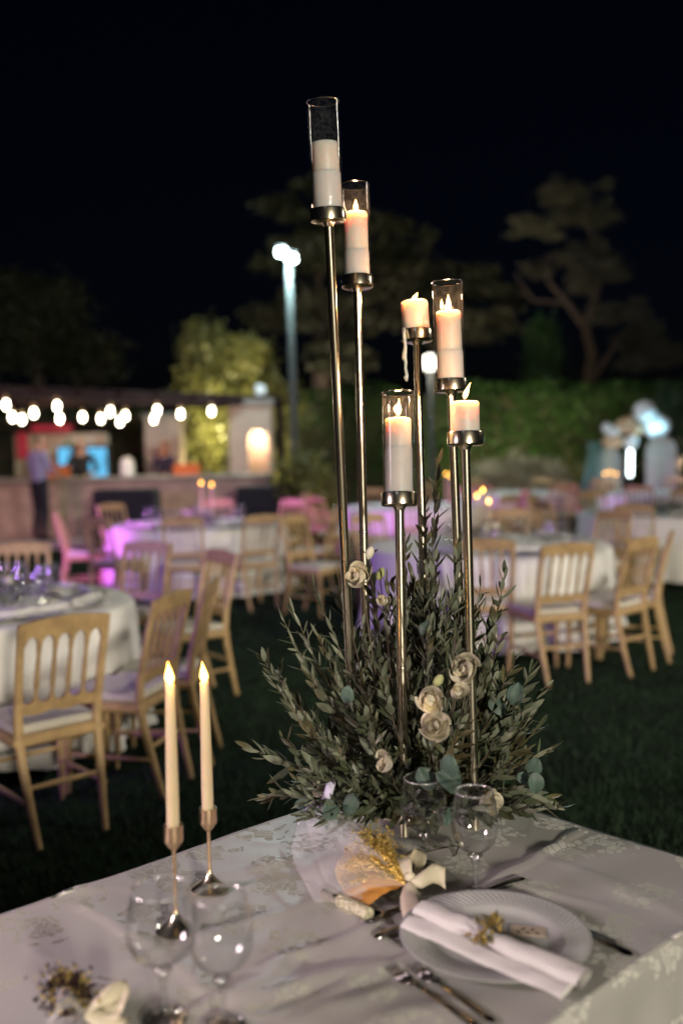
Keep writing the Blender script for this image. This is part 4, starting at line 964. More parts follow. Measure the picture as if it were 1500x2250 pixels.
# which leaves show largest from the camera: those become parts of their own
V_, F_ = [], []
for k, (si, pr, mt) in enumerate(leaves):
    b = len(V_); mb = protos[pr][0]; V_ += [ac + (mt @ Vector(p)) for p in mb.v]; F_ += [tuple(i + b for i in f) for f in mb.f]
bvh = BVHTree.FromPolygons(V_, F_); cnt = {}
for py in range(1000, 1880, 3):
    for px in range(540, 1250, 3):
        h = bvh.ray_cast(CAM, ray(px, py))
        if h[2] is not None: k = h[2] // 8; cnt[k] = cnt.get(k, 0) + 1
best = set(sorted(cnt, key=lambda k: -cnt[k])[:300])
so_ = []
for pts, sc, f0 in sprigs:
    n = len(pts); so_.append(MB().tube(pts, [.0022 - .0014 * i / (n - 1) for i in range(n)], 5).build('olive_sprig', M['twig'], arr))
rest = MB()
for k, (si, pr, mt) in enumerate(leaves):
    if k in best:
        o = link('olive_leaf', protos[pr][1], so_[si]); o.matrix_basis = mt
    else: rest.add([mt @ Vector(p) for p in protos[pr][0].v], protos[pr][0].f)
o = rest.build('olive_leaves', M['olive'], arr, 180); o['kind'] = 'stuff'
print('leaves', len(leaves), 'visible', len(cnt))
# roses
def petal(rad, open_, w0, h):
    def fn(u, v):
        a = (u - .5) * w0; r_ = rad * (.35 + .65 * math.sin(v * math.pi / 2) ** .8) * (1 + open_ * max(0, v - .6) ** 2 * 3)
        hz = h * v * (1 - .22 * (2 * u - 1) ** 2) - open_ * .35 * h * max(0, v - .7) ** 2 * 5
        return (r_ * math.cos(a), r_ * math.sin(a), hz)
    return MB().grid(fn, 8, 6)
PET = [petal(.13, .0, 3.6, .80).mesh('petal', M['rose'], 180), petal(.24, .03, 3.2, .86).mesh('petal', M['rose'], 180), petal(.35, .10, 2.7, .84).mesh('petal', M['rose'], 180), petal(.42, .30, 2.3, .70).mesh('petal', M['rose'], 180)]
core = MB().lathe([(.02, 0), (.22, .12), (.26, .3), (.14, .5), (.02, .56)], 12).mesh('rose', M['rose'], 180)
def rose(p, face, size, layers=(3, 4, 5, 6), seed=0):
    rg = random.Random(seed); o = link('rose', core, arr); z = Vector(face).normalized(); q = z.to_track_quat('Z', 'Y')
    o.location = p; o.rotation_euler = q.to_euler(); o.scale = (size,) * 3
    for l, n in enumerate(layers):
        for k in range(n):
            c = link('petal', PET[l], o); s_ = rg.uniform(.86, 1.12); c.rotation_euler = (rg.uniform(-.20, .20), rg.uniform(-.20, .20), 2 * math.pi * k / n + l * .9 + rg.uniform(-.2, .2)); c.scale = (s_, s_, s_ * rg.uniform(.92, 1.06)); c.location = (0, 0, -.03 * l)
RO = [(785, 1262, 2.22, .068, (-.4, -1, .5)), (945, 1540, 1.985, .062, (-.1, -1, .15)), (957, 1596, 1.97, .070, (.15, -1, .35)), (1018, 1468, 2.06, .066, (-.6, -1, .2)), (1008, 1520, 2.04, .05, (.4, -.8, .5)), (845, 1674, 1.96, .050, (-.5, -.8, .6)), (1082, 1762, 2.02, .056, (.7, -.6, .4)), (640 + 60, 1735, 2.12, .045, (-.8, -.5, .3)), (842, 1318, 2.2, .042, (-.2, -1, .5))]
for i, (px, py, y, s_, f) in enumerate(RO):
    f = Vector(f).normalized(); p = tipw(px, py, y) - f * s_ * .45; rose(p, f, s_ * .92, (2, 2, 3, 4) if s_ > .055 else (2, 2, 3), i)
    MB().tube(bez(Vector((p.x * .3, p.y * .3, .03)), Vector((p.x * .8, p.y * .7, p.z * .5)), p), .0018, 6).build('flower_stem', M['twig'], arr)
for i, (px, py, y) in enumerate(((812, 1216, 2.28), (962, 1496, 2.02), (835, 1262, 2.24))):
    p = tipw(px, py, y); b = MB().lathe([(.002, -.014), (.008, -.008), (.010, .002), (.007, .012), (.001, .017)], 10).build('rosebud', M['bud'] if i else M['rose'], arr, 180); b.location = p; b.rotation_euler = (lr.uniform(-.5, .5), lr.uniform(-.5, .5), 0)
    MB().tube(bez(Vector((p.x * .4, p.y * .4, .05)), Vector((p.x * .8, p.y * .8, p.z * .6)), p - Vector((0, 0, .012))), .0012, 5).build('flower_stem', M['twig'], arr)
# eucalyptus leaves
def roundleaf(k):
    def fn(u, v):
        x = v; wd = .40 * math.sin(math.pi * min(1, v * .96 + .03)) ** .62; yv = (u - .5) * 2 * wd
        return (x, yv * (1 + .08 * math.sin(7 * v + k)), .5 * yv * yv * (1 if k % 2 else -1) + .26 * math.sin(v * 2.8 + k * 1.3) * v + .05 * math.sin(9 * u + k) * v)
    return MB().grid(fn, 8, 8).mesh('eucalyptus_leaf', M['euc'], 180)
EU = [roundleaf(k) for k in range(3)]
for i, (px, py, y, s_, dr, nm) in enumerate(((985, 1712, 1.93, .074, (.1, 0, 1), (-.5, -1, .3)), (1010, 1735, 1.93, .080, (-.6, -.1, .55), (.2, -1, .6)), (950, 1735, 1.95, .070, (-.45, 0, 1), (.3, -1, .4)), (985, 1775, 1.97, .050, (-.2, -.2, -1), (.6, -1, .2)), (1128, 1550, 2.15, .072, (.2, .1, 1), (-.4, -1, .4)), (1110, 1570, 2.17, .070, (-.5, 0, .8), (.5, -1, .2)),
                                                  (1168, 1705, 2.04, .060, (.25, 0, 1), (-.2, -1, .2)), (1172, 1698, 2.03, .066, (.15, -.1, -1), (.1, -1, .2)), (1165, 1720, 2.05, .045, (-.5, 0, .4), (.1, -1, .5)), (735, 1800, 2.0, .070, (-.3, -.1, .8), (.3, -1, .4)), (690, 1770, 2.1, .060, (-.9, -.1, .2), (0, -.7, 1)), (760, 1790, 2.0, .065, (.3, -.2, .9), (-.4, -1, .3)), (760, 1545, 2.06, .055, (.2, 0, 1), (-.3, -1, .2)), (925, 1395, 2.16, .05, (.4, 0, .9), (-.8, -.6, .3)))):
    d = Vector(dr).normalized(); n = Vector(nm); yv = n.cross(d).normalized(); zv = d.cross(yv); p = tipw(px, py, y)
    s_ *= .70; o = link('eucalyptus_leaf', EU[i % 3], arr); o.matrix_basis = Matrix(((d.x * s_, yv.x * s_, zv.x * s_, p.x), (d.y * s_, yv.y * s_, zv.y * s_, p.y), (d.z * s_, yv.z * s_, zv.z * s_, p.z), (0, 0, 0, 1)))
# a little lilac satin tied among the leaves at the left
def ribbon(pts, wd, side, name, mat, parent, th=0):
    n = len(pts); P = [Vector(p) for p in pts]; sd = [Vector(v).normalized() for v in side] if isinstance(side, list) else [Vector(side).normalized()] * n
    wds = wd if isinstance(wd, list) else [wd] * n; vs = []; K_ = 7; cnt_ = 0
    for i in range(n - 1):
        p0, p1, p2, p3 = P[max(i - 1, 0)], P[i], P[i + 1], P[min(i + 2, n - 1)]
        for k in range(K_ + (i == n - 2)):
            u = k / K_; c = .5 * ((2 * p1) + (p2 - p0) * u + (2 * p0 - 5 * p1 + 4 * p2 - p3) * u * u + (3 * p1 - p0 - 3 * p2 + p3) * u ** 3)
            s_ = sd[i].lerp(sd[i + 1], u).normalized(); w_ = wds[i] + (wds[i + 1] - wds[i]) * u; t_ = (p2 - p1).normalized(); up = t_.cross(s_)
            notch = -.010 if (i == n - 2 and k == K_) else 0
            for q in (-1, -.5, 0, .5, 1): vs.append(c + s_ * w_ / 2 * q + up * (.0025 * math.cos(q * 2.6) + .0012 * noise.noise((i + u * 2, q, len(name)))) + t_ * notch * (1 - abs(q)))
            cnt_ += 1
    fs = [(5 * i + k, 5 * i + k + 1, 5 * i + k + 6, 5 * i + k + 5) for i in range(cnt_ - 1) for k in range(4)]
    o = MB().add(vs, fs).build(name, mat, parent, 180); m_ = o.modifiers.new('thickness', 'SOLIDIFY'); m_.thickness = .0009
    return o
ribbon([tipw(728, 1715, 2.08), tipw(718, 1750, 2.06), tipw(704, 1775, 2.05)], .022, (1, 0, .3), 'satin_tail', M['violet'], arr)
ribbon([tipw(690, 1772, 2.08), tipw(668, 1790, 2.05), tipw(655, 1800, 2.04)], .03, (.3, 0, 1), 'satin_tail', M['violet'], arr)
# olive twig lying on the cloth before the stand
for (pxs) in (((1000, 1870), (970, 1885), (940, 1905)), ((1010, 1860), (1005, 1890), (1000, 1915)), ((1130, 1790), (1180, 1800), (1230, 1805))):
    pts = [on(px, py, .012 + .01 * k) - ac for k, (px, py) in enumerate(pxs)]; sg = MB().tube(pts, .0016, 5).build('olive_sprig', M['twig'], arr)
    for q in range(16):
        u = q / 15 * 1.98; i = int(u); p = pts[i].lerp(pts[i + 1], u - i); d = ((pts[2] - pts[0]).normalized() + Vector((lr.uniform(-.7, .7), lr.uniform(-.5, .5), lr.uniform(0, .4)))).normalized(); yv = Vector((0, 0, 1)).cross(d).normalized(); zv = d.cross(yv); ln = lr.uniform(.03, .045)
        o = link('olive_leaf', protos[q % 4][1], sg); o.matrix_basis = Matrix(((d.x * ln, yv.x * ln * .7, zv.x * ln, p.x), (d.y * ln, yv.y * ln * .7, zv.y * ln, p.y), (d.z * ln, yv.z * ln * .7, zv.z * ln, p.z), (0, 0, 0, 1)))

# ---- wine glasses
def wine_glass(p, h, R_, label, grp, rot=0.0):
    t = thing('wine_glass', label, 'wine glass', p, rot, grp); k = h / .195
    zb = .078 * k
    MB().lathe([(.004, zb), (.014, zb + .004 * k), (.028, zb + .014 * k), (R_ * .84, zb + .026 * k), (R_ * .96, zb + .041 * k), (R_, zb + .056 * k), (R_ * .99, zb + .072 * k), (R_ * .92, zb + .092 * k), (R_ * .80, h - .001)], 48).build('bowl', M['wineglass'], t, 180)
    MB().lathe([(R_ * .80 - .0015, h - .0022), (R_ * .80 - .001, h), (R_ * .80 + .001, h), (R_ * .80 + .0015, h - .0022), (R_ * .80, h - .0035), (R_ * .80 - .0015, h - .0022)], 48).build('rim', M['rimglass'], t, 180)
    MB().lathe([(.007, .010), (.0052, .022), (.0046, .045 * k), (.0058, .062 * k), (.0105, zb - .006), (.0145, zb - .0005), (.004, zb + .003)], 20, cap0=True).build('stem', M['cutglass'], t, 180)
    MB().lathe([(.034, .0008), (.035, .002), (.034, .0042), (.024, .0055), (.016, .009), (.009, .0125), (.002, .013)], 24, cap0=True, wob=lambda a, j: 1 + (.05 * (1 if int(a / (2 * math.pi) * 24 + .5) % 2 else -1) if 1 < j < 6 else 0)).build('foot', M['cutglass'], t, 12)
    return t
g1 = wine_glass(on(932, 1912), .190, .0475, 'wine glass before the foliage, left of its neighbour, behind cream bow', 'wine glasses by the near place setting')
wine_glass(on(1044, 1975), .205, .0440, 'wine glass standing right behind the white plate', 'wine glasses by the near place setting', .4)
wine_glass(on(362, 2246), .205, .0530, 'blurred near wine glass in front of the left candlestick', 'blurred wine glasses by the taper candles')
wine_glass(on(492, 2262), .205, .0470, 'blurred near wine glass, the right one beside taper candlesticks', 'blurred wine glasses by the taper candles', .7)

# ---- taper candlesticks
def candlestick(p, hs, label, grp, sc=1.0):
    t = thing('candlestick', label, 'candlestick', p, 0, grp)
    MB().lathe([(.036, 0), (.037, .0025), (.034, .005), (.024, .011), (.013, .021), (.007, .030), (.0055, .034)], 32, cap0=True).build('foot', M['gold'], t)
    MB().lathe([(.0055, .034), (.0045, .036), (.0036, .040), (.0034, hs - .05), (.0040, hs - .044)], 12).build('stem', M['rosegold'], t)
    MB().lathe([(.0038, hs - .046), (.008, hs - .042), (.0165, hs - .030), (.0172, hs - .026), (.0172, hs), (.0150, hs), (.0145, hs - .008), (.002, hs - .010)], 28, cap0=True).build('cup', M['rosegold'], t)
    return t
def taper(p, h, label, grp, fh=.042, lean=(0, 0)):
    t = thing('taper_candle', label, 'candle', p, 0, grp)
    t.rotation_euler = (0, 0, 0)
    MB().lathe([(.0114, 0), (.0112, h * .3), (.0086, h - .003), (.0078, h), (.002, h - .001)], 24, cap0=True).build('wax_body', M['ivory'], t, 50)
    f = _flame(fh, .0082, lean).build('flame', M['led'], t, 180); f.location = (0, 0, h - .003)
    return t
TS = []
for (bx, by, cx_, cy_, fx, fy, lab) in ((388, 2045, 387, 1812, 379, 1455, 'left'), (462, 1955, 447, 1775, 438, 1455, 'right')):
    p = on(bx, by); yc = p.y
    top = at(cx_, cy_, yc); tip_ = at(fx, fy, yc)
    hs = top.z - p.z; c = candlestick(p, hs, {'left': 'rose gold candlestick nearest us, seen through blurred wine glass', 'right': 'rose gold candlestick farther back, its domed foot near table edge'}[lab], 'rose gold candlesticks on the near table')
    tc2 = taper(p + Vector((0, 0, hs - .009)), tip_.z - top.z + .009 - .038, {'left': 'ivory taper candle with glowing flame, in the nearer candlestick', 'right': 'ivory taper candle with glowing flame, in the farther candlestick'}[lab], 'ivory taper candles on the near table', lean=(-.003, 0))
    lx = (tip_.x - top.x) / (tip_.z - top.z); bx_ = (top.x - p.x) / hs
    tc2.rotation_euler = (0, math.atan(lx), 0); TS.append((c, tc2))
    lamp('POINT', Vector(tip_) - Vector((0, .020, .030)), .10, (1, .52, .15), .008, name='taper_light')

# ---- plate, napkin, ring, card
pc = on(1086, 2072, .001); t_plate = thing('dinner_plate', 'large white plate with ribbed rim set before us', 'plate', pc)
RP = .163
def plate_mb():
    prof = [(.002, .0042), (.09, .0042), (.103, .0058), (.110, .0105), (.116, .0128), (.135, .0158), (.155, .0192), (RP - .001, .0206), (RP, .0196), (.15, .0150), (.112, .0080), (.098, .0010), (.002, .0010)]
    n = 144
    return MB().lathe(prof, n), n, prof
mb, n, prof = plate_mb(); mb.build('dish', M['china'], t_plate, 60)
ribs = MB()
for k in range(84):
    a = 2 * math.pi * k / 84; pts = []
    for u in (0, .5, 1): r_ = .119 + u * .038; pts.append((r_ * math.cos(a + u * .16), r_ * math.sin(a + u * .16), .0132 + u * .0064))
    ribs.tube(pts, [.0010, .0016, .0010], 4)
ribs.build('rim_ribs', M['china'], t_plate)
def seat_napkin(p, rz, L_, label, grp, ring=True, tilt=0.0):
    t = thing('rolled_napkin', label, 'napkin', p, rz, grp); t.rotation_euler = (0, tilt, rz)
    def roll(u, v):
        a = math.pi * 1.25 + v * 2 * math.pi * 2.7; k = 1 - .60 * v; x = (u - .5) * (L_ - .010 * v) + .004 * math.sin(a)
        s_ = k * (1 + .05 * math.sin(u * 9) - .20 * math.exp(-((u - .46) / .06) ** 2)); w_ = noise.noise((u * 7, math.cos(a) * 1.3, math.sin(a) * 1.3 + rz)) * .0030 * k
        return (x, -.001 + .024 * s_ * math.cos(a) + w_, .022 + .0165 * s_ * math.sin(a) + w_ * 1.2 + .002 * math.sin(u * 6))
    MB().grid(roll, 48, 64).build('roll', M['napkin'], t, 180)
    def flap(u, v):
        a = v * 2 * math.pi; x = (u - .5) * L_ * .97 - .004; return (x, -.034 + .017 * math.cos(a) * (1 + .12 * math.sin(u * 7)), .0105 + .0055 * math.sin(a) + .002 * math.sin(u * 8) + .003 * noise.noise((u * 8, a, 2)) + .004 * math.cos(a))
    m_ = MB().grid(flap, 30, 14); n_ = 31
    m_.f += [tuple(j * n_ for j in range(14)), tuple(j * n_ + 30 for j in reversed(range(14)))]
    m_.build('flap', M['napkin'], t, 60)
    if ring:
        for k in range(2):
            m_ = MB().grid(lambda u, v: ((v - .5) * .006 + .002 * math.sin(k * 3 + u * 9), .0 + (.031 + .0012 * k) * math.cos(u * 6.283), .030 + (.0235 + .001 * k) * math.sin(u * 6.283)), 28, 2)
    return t
na, nb_ = W(932, 1997, TZ + .042), W(1268, 2140, TZ + .042); nap_c = (na + nb_) / 2; nd = nb_ - na
nap = seat_napkin(Vector((nap_c.x, nap_c.y, pc.z + .0172)), math.atan2(nd.y, nd.x), .335, 'rolled white napkin across the white plate in front', None)
rg_ = thing('napkin_ring', 'gold leaf napkin ring round the white rolled napkin', 'napkin ring', nap.location + Vector((nd.normalized().x * -.012, nd.normalized().y * -.012, 0)), nap.rotation_euler.z)
MB().lathe([(1.0, -.0035), (1.03, 0), (1.0, .0035)], 36, (0, 0, 0), (1, 0, 0)).build('band', M['sequin'], rg_, 180)
bnd = rg_.children[0]; bnd.scale = (1, .0242, .0186); bnd.location = (0, .003, .027)
gl_ = MB().add([(0, 0, 0), (.4, -.2, .08), (.4, .2, .08), (1, 0, .02), (.5, 0, -.02)], [(0, 1, 4), (0, 4, 2), (1, 3, 4), (4, 3, 2)]).mesh('gold_leaf', M['sequin'], 180)
for k in range(44):
    a = R(lr.uniform(20, 215)); px_ = lr.gauss(0, .011); o = link('gold_leaf', gl_, rg_); s_ = lr.uniform(.013, .024)
    o.location = (px_, .003 + .025 * math.cos(a), .027 + .020 * math.sin(a)); o.rotation_euler = (lr.uniform(-1, 1), lr.uniform(-1.2, .4), lr.uniform(0, 6.28)); o.scale = (s_, s_, s_)
p = on(1162, 2060); t = thing('place_card', 'small tan card with leaf drawing beside napkin on plate', 'card', (p.x + .0, p.y + .01, pc.z + .0058), R(-12))
MB().box((0, 0, .0007), (.060, .034, .0012)).build('card_sheet', M['card'], t)
for k in range(5):
    m_ = link('printed_leaf', gl_, t); m_.location = (-.02 + .008 * k, -.004 + .003 * (k % 2), .0018); m_.scale = (.012, .012, .001); m_.rotation_euler = (0, 0, .9 * (1 if k % 2 else -1))
    m_.material_slots[0].link = 'OBJECT'; m_.material_slots[0].material = M['darkwood']

# ---- cutlery: local +X runs from handle end to business end
def handle(L0, w0=.011):
    def fn(u, v):
        a = v * 2 * math.pi; x = u * L0; w_ = w0 * (.85 + .3 * (1 - u) ** 2) * (1 - .55 * max(0, u - .5) * 2 * .9); e = .35 if 0 < u < 1 else .02
        return (x, w_ * .75 * math.cos(a) * (1 if 0 < u < 1 else .4), .0032 + .0026 * math.sin(a) * (1 if 0 < u < 1 else .3) + .006 * math.sin(u * math.pi) * .4)
    return MB().grid(fn, 14, 8)
def cutlery(kind, pa, pb_, L_, label, lift=.0012, grp=None):
    a = Vector(pa); b = Vector(pb_); d = b - a; t = thing(kind, label, 'spoon' if 'spoon' in kind else 'fork' if 'fork' in kind else 'knife', (a.x, a.y, zt_(a) + lift), math.atan2(d.y, d.x), grp)
    hl = L_ * (.52 if kind == 'knife' else .66); handle(hl, .0115 if kind != 'knife' else .012).build('handle', M['steel'], t, 180)
    if kind == 'fork':
        m_ = MB().grid(lambda u, v: (hl + u * L_ * .14, (v - .5) * 2 * (.005 + .0075 * math.sin(u * 1.57)), .0042 + .003 * math.sin(u * 3.1) - .004 * u), 8, 4); o = m_.build('neck', M['steel'], t, 180); o.modifiers.new('thickness', 'SOLIDIFY').thickness = .0018
        for k in range(4):
            y = -.0098 + .0065 * k; MB().tube([(hl + L_ * .135, y, .0005), (hl + L_ * .22, y, -.0002 + .0015), (hl + L_ * .30, y, .004), (hl + L_ * .345, y, .0075)], [.0022, .0019, .0016, .0009], 6).build('tine', M['steel'], t, 180)
    elif kind == 'knife':
        m_ = MB().prism([(hl, -.006), (hl + .01, -.0085), (hl + L_ * .3, -.0095), (L_ - .012, -.0075), (L_, .003), (L_ - .02, .0085), (hl, .0065)], -.0006, .0006)
        m_.v = [(x, z, .0045 + y) for x, y, z in m_.v]; m_.build('blade', M['steel'], t)
    else:
        def bowl(u, v):
            r_ = v; a_ = u * 2 * math.pi; return (hl + L_ * .17 + r_ * L_ * .165 * math.cos(a_), r_ * .0205 * math.sin(a_) * (1 + .12 * math.cos(a_)), .0055 - .0075 * (1 - r_ * r_) + .003 * (1 - math.cos(a_)) * r_ * .3)
        o = MB().grid(bowl, 24, 6).build('bowl', M['steel'], t, 180); o.modifiers.new('thickness', 'SOLIDIFY').thickness = .0014
    return t
cutlery('fork', on(1050, 2262), on(842, 2122), .205, 'outer dinner fork at the left of the plate', .001)
cutlery('fork', on(1085, 2252), on(886, 2112), .195, 'inner dinner fork tucked against the plate', .001)
cutlery('knife', on(1388, 2106), on(1120, 1985), .225, 'outer dinner knife at the right of the plate', .001)
cutlery('knife', on(1352, 2080), on(1105, 1972), .215, 'inner dinner knife half under the plate rim', .001)
cutlery('spoon', on(945, 1985), on(790, 2030), .155, 'dessert spoon pointing left beyond the napkin end', .0015)
cutlery('knife', on(822, 2066), on(1000, 2010), .175, 'short knife whose handle shows left of the plate', .0005)
cutlery('fork', on(1150, 1935), on(1008, 1982), .150, 'dessert fork with tines under the foot of wine glass', .0008)

# ---- gauze-wrapped favour with gold and a cream bow
K = on(896, 1938); K.z = TZ + .03
fv = thing('wrapped_favour', 'white tulle favour with gold flakes tied by cream bow', 'favour', (K.x, K.y, TZ + .002))
def L(px, py, z): p = W(px, py, TZ + z); return Vector((p.x - K.x, p.y - K.y, z - .002))
apex = L(893, 1945, .03)
def fan(edge, zs, hump, ru, seed):
    n = len(edge)
    def fn(u, v):
        x = u * (n - 1); i = min(int(x), n - 2); e = edge[i].lerp(edge[i + 1], x - i); p = apex.lerp(e, v)
        lift = hump * math.sin(math.pi * min(1, v * .9)) * math.sin(math.pi * (.08 + .84 * u)) + ru * v * math.sin(u * 26 + seed) + .004 * noise.noise((u * 6, v * 5, seed))
        return (p.x, p.y, max(.003, p.z + lift))
    return MB().grid(fn, 60, 18)
e1 = [L(735, 1998, .004), L(690, 1985, .004), L(655, 1940, .004), L(640, 1880, .006), L(660, 1820, .03), L(690, 1790, .05), L(745, 1800, .05), L(800, 1830, .05)]
fan(e1, 0, .055, .006, 1).build('tulle', M['tulle'], fv, 180)
e2 = [L(770, 1990, .003), L(720, 1950, .003), L(690, 1890, .01), L(670, 1800, .07), L(720, 1770, .085), L(770, 1810, .06)]
fan(e2, 0, .035, .005, 4).build('tulle', M['tulle'], fv, 180)
e3 = [L(810, 1995, .003), L(755, 1975, .003), L(740, 1930, .006), L(760, 1880, .03), L(800, 1850, .05), L(850, 1860, .04)]
fan(e3, 0, .030, .004, 7).build('amber_layer', M['amber'], fv, 180)
e4 = [L(800, 1985, .004), L(750, 1965, .004), L(735, 1925, .01), L(760, 1870, .035), L(810, 1845, .055), L(860, 1862, .045)]
fan(e4, 0, .036, .004, 9).build('gold_flakes', M['goldflake'], fv, 180)
ls = MB(); g2 = np.random.RandomState(8); a0, a1 = L(795, 1865, .05), L(852, 1890, .05)
pts = [a0.lerp(a1, u) + Vector(g2.normal(size=3) * np.array((.016, .014, .013))) + Vector((0, 0, .016)) for u in g2.rand(1100)]
v, f = leaf_cloud([tuple(p) for p in pts], .007, 1.3, 3); ls.v = v; ls.f = f
o = ls.build('sequin_ruffle', M['sequin'], fv, 0); o['kind'] = 'stuff'
h0, h1 = L(812, 2010, .014), L(745, 1978, .014)
MB().tube([h0, h0.lerp(h1, .02), h0.lerp(h1, .98), h1], [.009, .0125, .0125, .009], 14).build('glitter_handle', M['glitter'], fv)
h2 = L(712, 1962, .012); MB().tube([h1 + (h2 - h1) * .05, h2], .0105, 14).build('handle_cap', M['gold'], fv)
MB().ball(L(900, 1932, .032), .013, 12, 8, (1, .8, 1.1)).build('bow_knot', M['ribbon'], fv, 180)
ribbon([L(898, 1936, .034), L(886, 1905, .05), L(880, 1885, .055), L(900, 1872, .05), L(922, 1888, .045), L(915, 1920, .036), L(902, 1936, .034)], [.016, .034, .042, .040, .036, .028, .014], [(.6, .2, .5), (.9, .1, .3), (1, .0, .2), (.8, .6, .1), (.7, .6, .2), (.7, .3, .4), (.6, .2, .5)], 'bow_loop', M['ribbon'], fv)
ribbon([L(902, 1936, .034), L(928, 1932, .036), L(955, 1918, .036), L(980, 1930, .028)], [.012, .034, .040, .044], [(.1, .7, .6)] * 4, 'bow_tail', M['ribbon'], fv)
ribbon([L(898, 1940, .034), L(900, 1965, .026), L(905, 1990, .016), L(912, 2012, .010)], [.014, .036, .042, .044], [(1, .1, .1)] * 4, 'bow_tail', M['ribbon'], fv)
# second favour, mostly out of frame at the lower left
K2 = on(190, 2215); f2 = thing('wrapped_favour', 'blurred favour in the near corner, ruffle of black and gold flecks', 'favour', (K2.x, K2.y, TZ + .002))
def L2(px, py, z): p = W(px, py, TZ + z); return Vector((p.x - K2.x, p.y - K2.y, z - .002))
g3 = np.random.RandomState(4)
for nm, mt_, k_ in (('gold_flakes', M['sequin'], 500), ('dark_flecks', M['darkwood'], 900)):
    pts = [Vector((0, 0, .028)) + L2(128, 2205, .012).lerp(L2(170, 2230, .012), g3.rand()) + Vector(g3.normal(size=3) * np.array((.014, .016, .013))) for _ in range(k_)]
    v, f = leaf_cloud([tuple(p) for p in pts], .008, 1.3, 3); q_ = MB(); q_.v = v; q_.f = f
    o = q_.build(nm, mt_, f2, 0); o['kind'] = 'stuff'
MB().grid(lambda u, v: tuple(L2(188, 2226, .03).lerp(L2(95 + 30 * math.sin(u * 3), 2270 - 120 * u, .012 + .035 * math.sin(u * 3.1)), v) + Vector((0, 0, .02 * math.sin(v * 3) + .006 * math.sin(u * 20) * v))), 30, 12).build('tulle', M['tulle'], f2, 180)
ribbon([L2(190, 2220, .03), L2(225, 2190, .045), L2(265, 2180, .04), L2(270, 2215, .03), L2(215, 2225, .025)], [.014, .036, .042, .036, .014], [(.2, .8, .4)] * 5, 'bow_loop', M['ribbon'], f2)
ribbon([L2(190, 2224, .03), L2(230, 2240, .02), L2(275, 2265, .008)], [.014, .036, .04], [(.2, .8, .4)] * 3, 'bow_tail', M['ribbon'], f2)

# ================================================================ what stands on the far tables
def on_table(c, r, a): return Vector((c[0] + r * math.cos(R(a)), c[1] + r * math.sin(R(a)), .756))
small = {}
def setting(T, rad, nm, angs, glasses, with_center=True):
    gl, pls, nps = [], [], []
    for a in angs:
        p = on_table(T, rad - .24, a)
        q = place(t_plate, p, R(a), None, 'plates on the far tables'); pls.append(q)
        q2 = place(nap, p + Vector((0, 0, .0172)), R(a + 90), None, 'napkins on the far tables'); nps.append(q2)
    for (a, r_) in glasses:
        gl.append(place(g1, on_table(T, r_, a), R(a), None, 'wine glasses on the far tables'))
    order(pls, 'white plate beneath a napkin on the ' + nm + ', {}'); order(nps, 'rolled white napkin on the ' + nm + ', {}'); order(gl, 'wine glass on the ' + nm + ', {}')
def ctrpiece(p, s_, seed, label, grp):
    t = thing('centrepiece', label, 'centrepiece', p, 0, grp); g_ = np.random.RandomState(seed); mb = MB()
    v, f = leaf_cloud(fill_blobs([((0, 0, .06 * s_), (.20 * s_, .20 * s_, .09 * s_))], 500, seed, .2), .05, 3, seed); mb.v = [(x, y, max(.003, z)) for x, y, z in v]; mb.f = f
    o = mb.build('foliage', M['olive'], t, 0); o['kind'] = 'stuff'
    for k in range(6):
        a = k * 1.05 + seed; MB().ball((.13 * s_ * math.cos(a), .13 * s_ * math.sin(a), .11 * s_ + .02 * (k % 2)), .032, 10, 7, (1, 1, .8)).build('flower', M['rose'], t, 180)
    return t
NT = {'T1': 'nearest round table', 'T2': 'table between the black bar tables', 'T3': 'table behind the candle stand', 'T4': 'table at the right edge'}
setting(T1, .86, NT['T1'], (28, -8, -40, 62, -68), [(40, .40), (46, .47), (12, .42), (18, .36), (-20, .42), (-28, .36), (-55, .40), (75, .45), (85, .38), (100, .5), (60, .32), (120, .42)])
setting(T2, .98, NT['T2'], (-95, -55, -130, -15, 200), [(-80, .5), (-70, .58), (-40, .5), (-32, .6), (-110, .52), (-120, .6), (190, .55), (170, .5), (20, .5), (100, .5)])
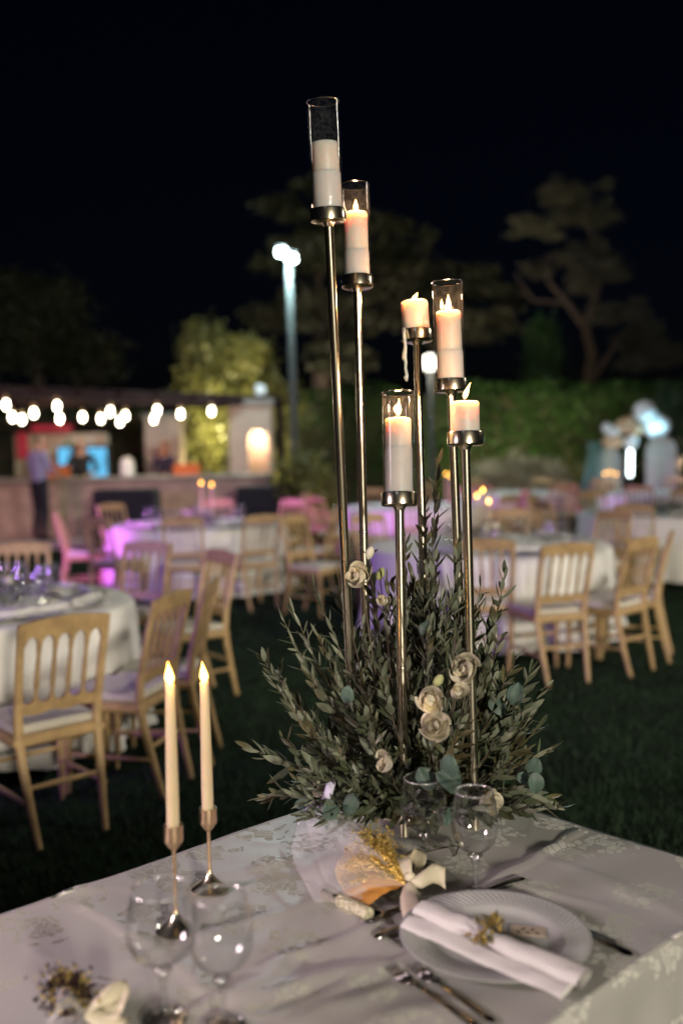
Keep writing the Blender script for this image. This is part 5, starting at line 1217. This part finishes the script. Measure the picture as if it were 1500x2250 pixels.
setting(T3, 1.0, NT['T3'], (-75, -40, -5, 35, -120), [(-62, .55), (-54, .62), (-25, .55), (-18, .62), (15, .55), (50, .55), (-100, .55), (-92, .62), (85, .5), (120, .5)])
setting(T4, .95, NT['T4'], (-130, -90, 190), [(-110, .5), (-75, .55), (170, .5), (-150, .5)])
GP = 'low flower centrepieces on the far tables'
ctrpiece(on_table(T1, .05, 0), 1.1, 1, 'low flower centrepiece among the violet glasses, nearest table', GP)
ctrpiece(on_table(T2, .05, 90), 1.1, 2, 'low flower centrepiece on the table with two candles', GP)
ctrpiece(on_table(T3, .12, 200), 1.3, 3, 'dark leafy centrepiece right of the tall stems', GP)
ctrpiece(on_table(T4, .05, 0), 1.1, 4, 'low centrepiece on the table at the right edge', GP)
cst, tap = TS[1]
def far_candle(px, py, T, lab, dep=None, hs=.145):
    y = dep or T[1]; tp = at(px, py, y); base_z = .757; th = max(.12, tp.z - base_z - hs + .009 - .02)
    if dep is None or True:
        c = candlestick(Vector((tp.x, y, base_z)), hs, 'tiny gold candlestick under ' + lab, 'gold candlesticks on the far tables')
        taper(Vector((tp.x, y, base_z + hs - .009)), th, lab, 'lit tapers on the far tables')
far_candle(442, 1060, T2, 'blurred lit taper, left of the pair by the barless pillar', 11.15)
far_candle(465, 1064, T2, 'blurred lit taper, right of the pair on the middle table', 11.3)
far_candle(1047, 1088, T3, 'blurred lit taper just right of the low bare candle stem', 8.35)
far_candle(1060, 1076, T3, 'blurred lit taper, upper one in the trio right of stems', 8.55)
far_candle(1073, 1100, T3, 'blurred lit taper, right and lowest in the trio right of stems', 8.2)
far_candle(980, 1040, T5, 'blurred lit taper, left of the pair between stems', 13.5)
far_candle(989, 1045, T5, 'blurred lit taper, right of the pair between stems', 13.7)
far_candle(1328, 1040, T6, 'blurred lit taper, left one of three before the balloons', 15.5)
far_candle(1340, 1037, T6, 'blurred lit taper, middle one of three before the balloons', 15.65)
far_candle(1352, 1041, T6, 'blurred lit taper, right one of three before the balloons', 15.8)
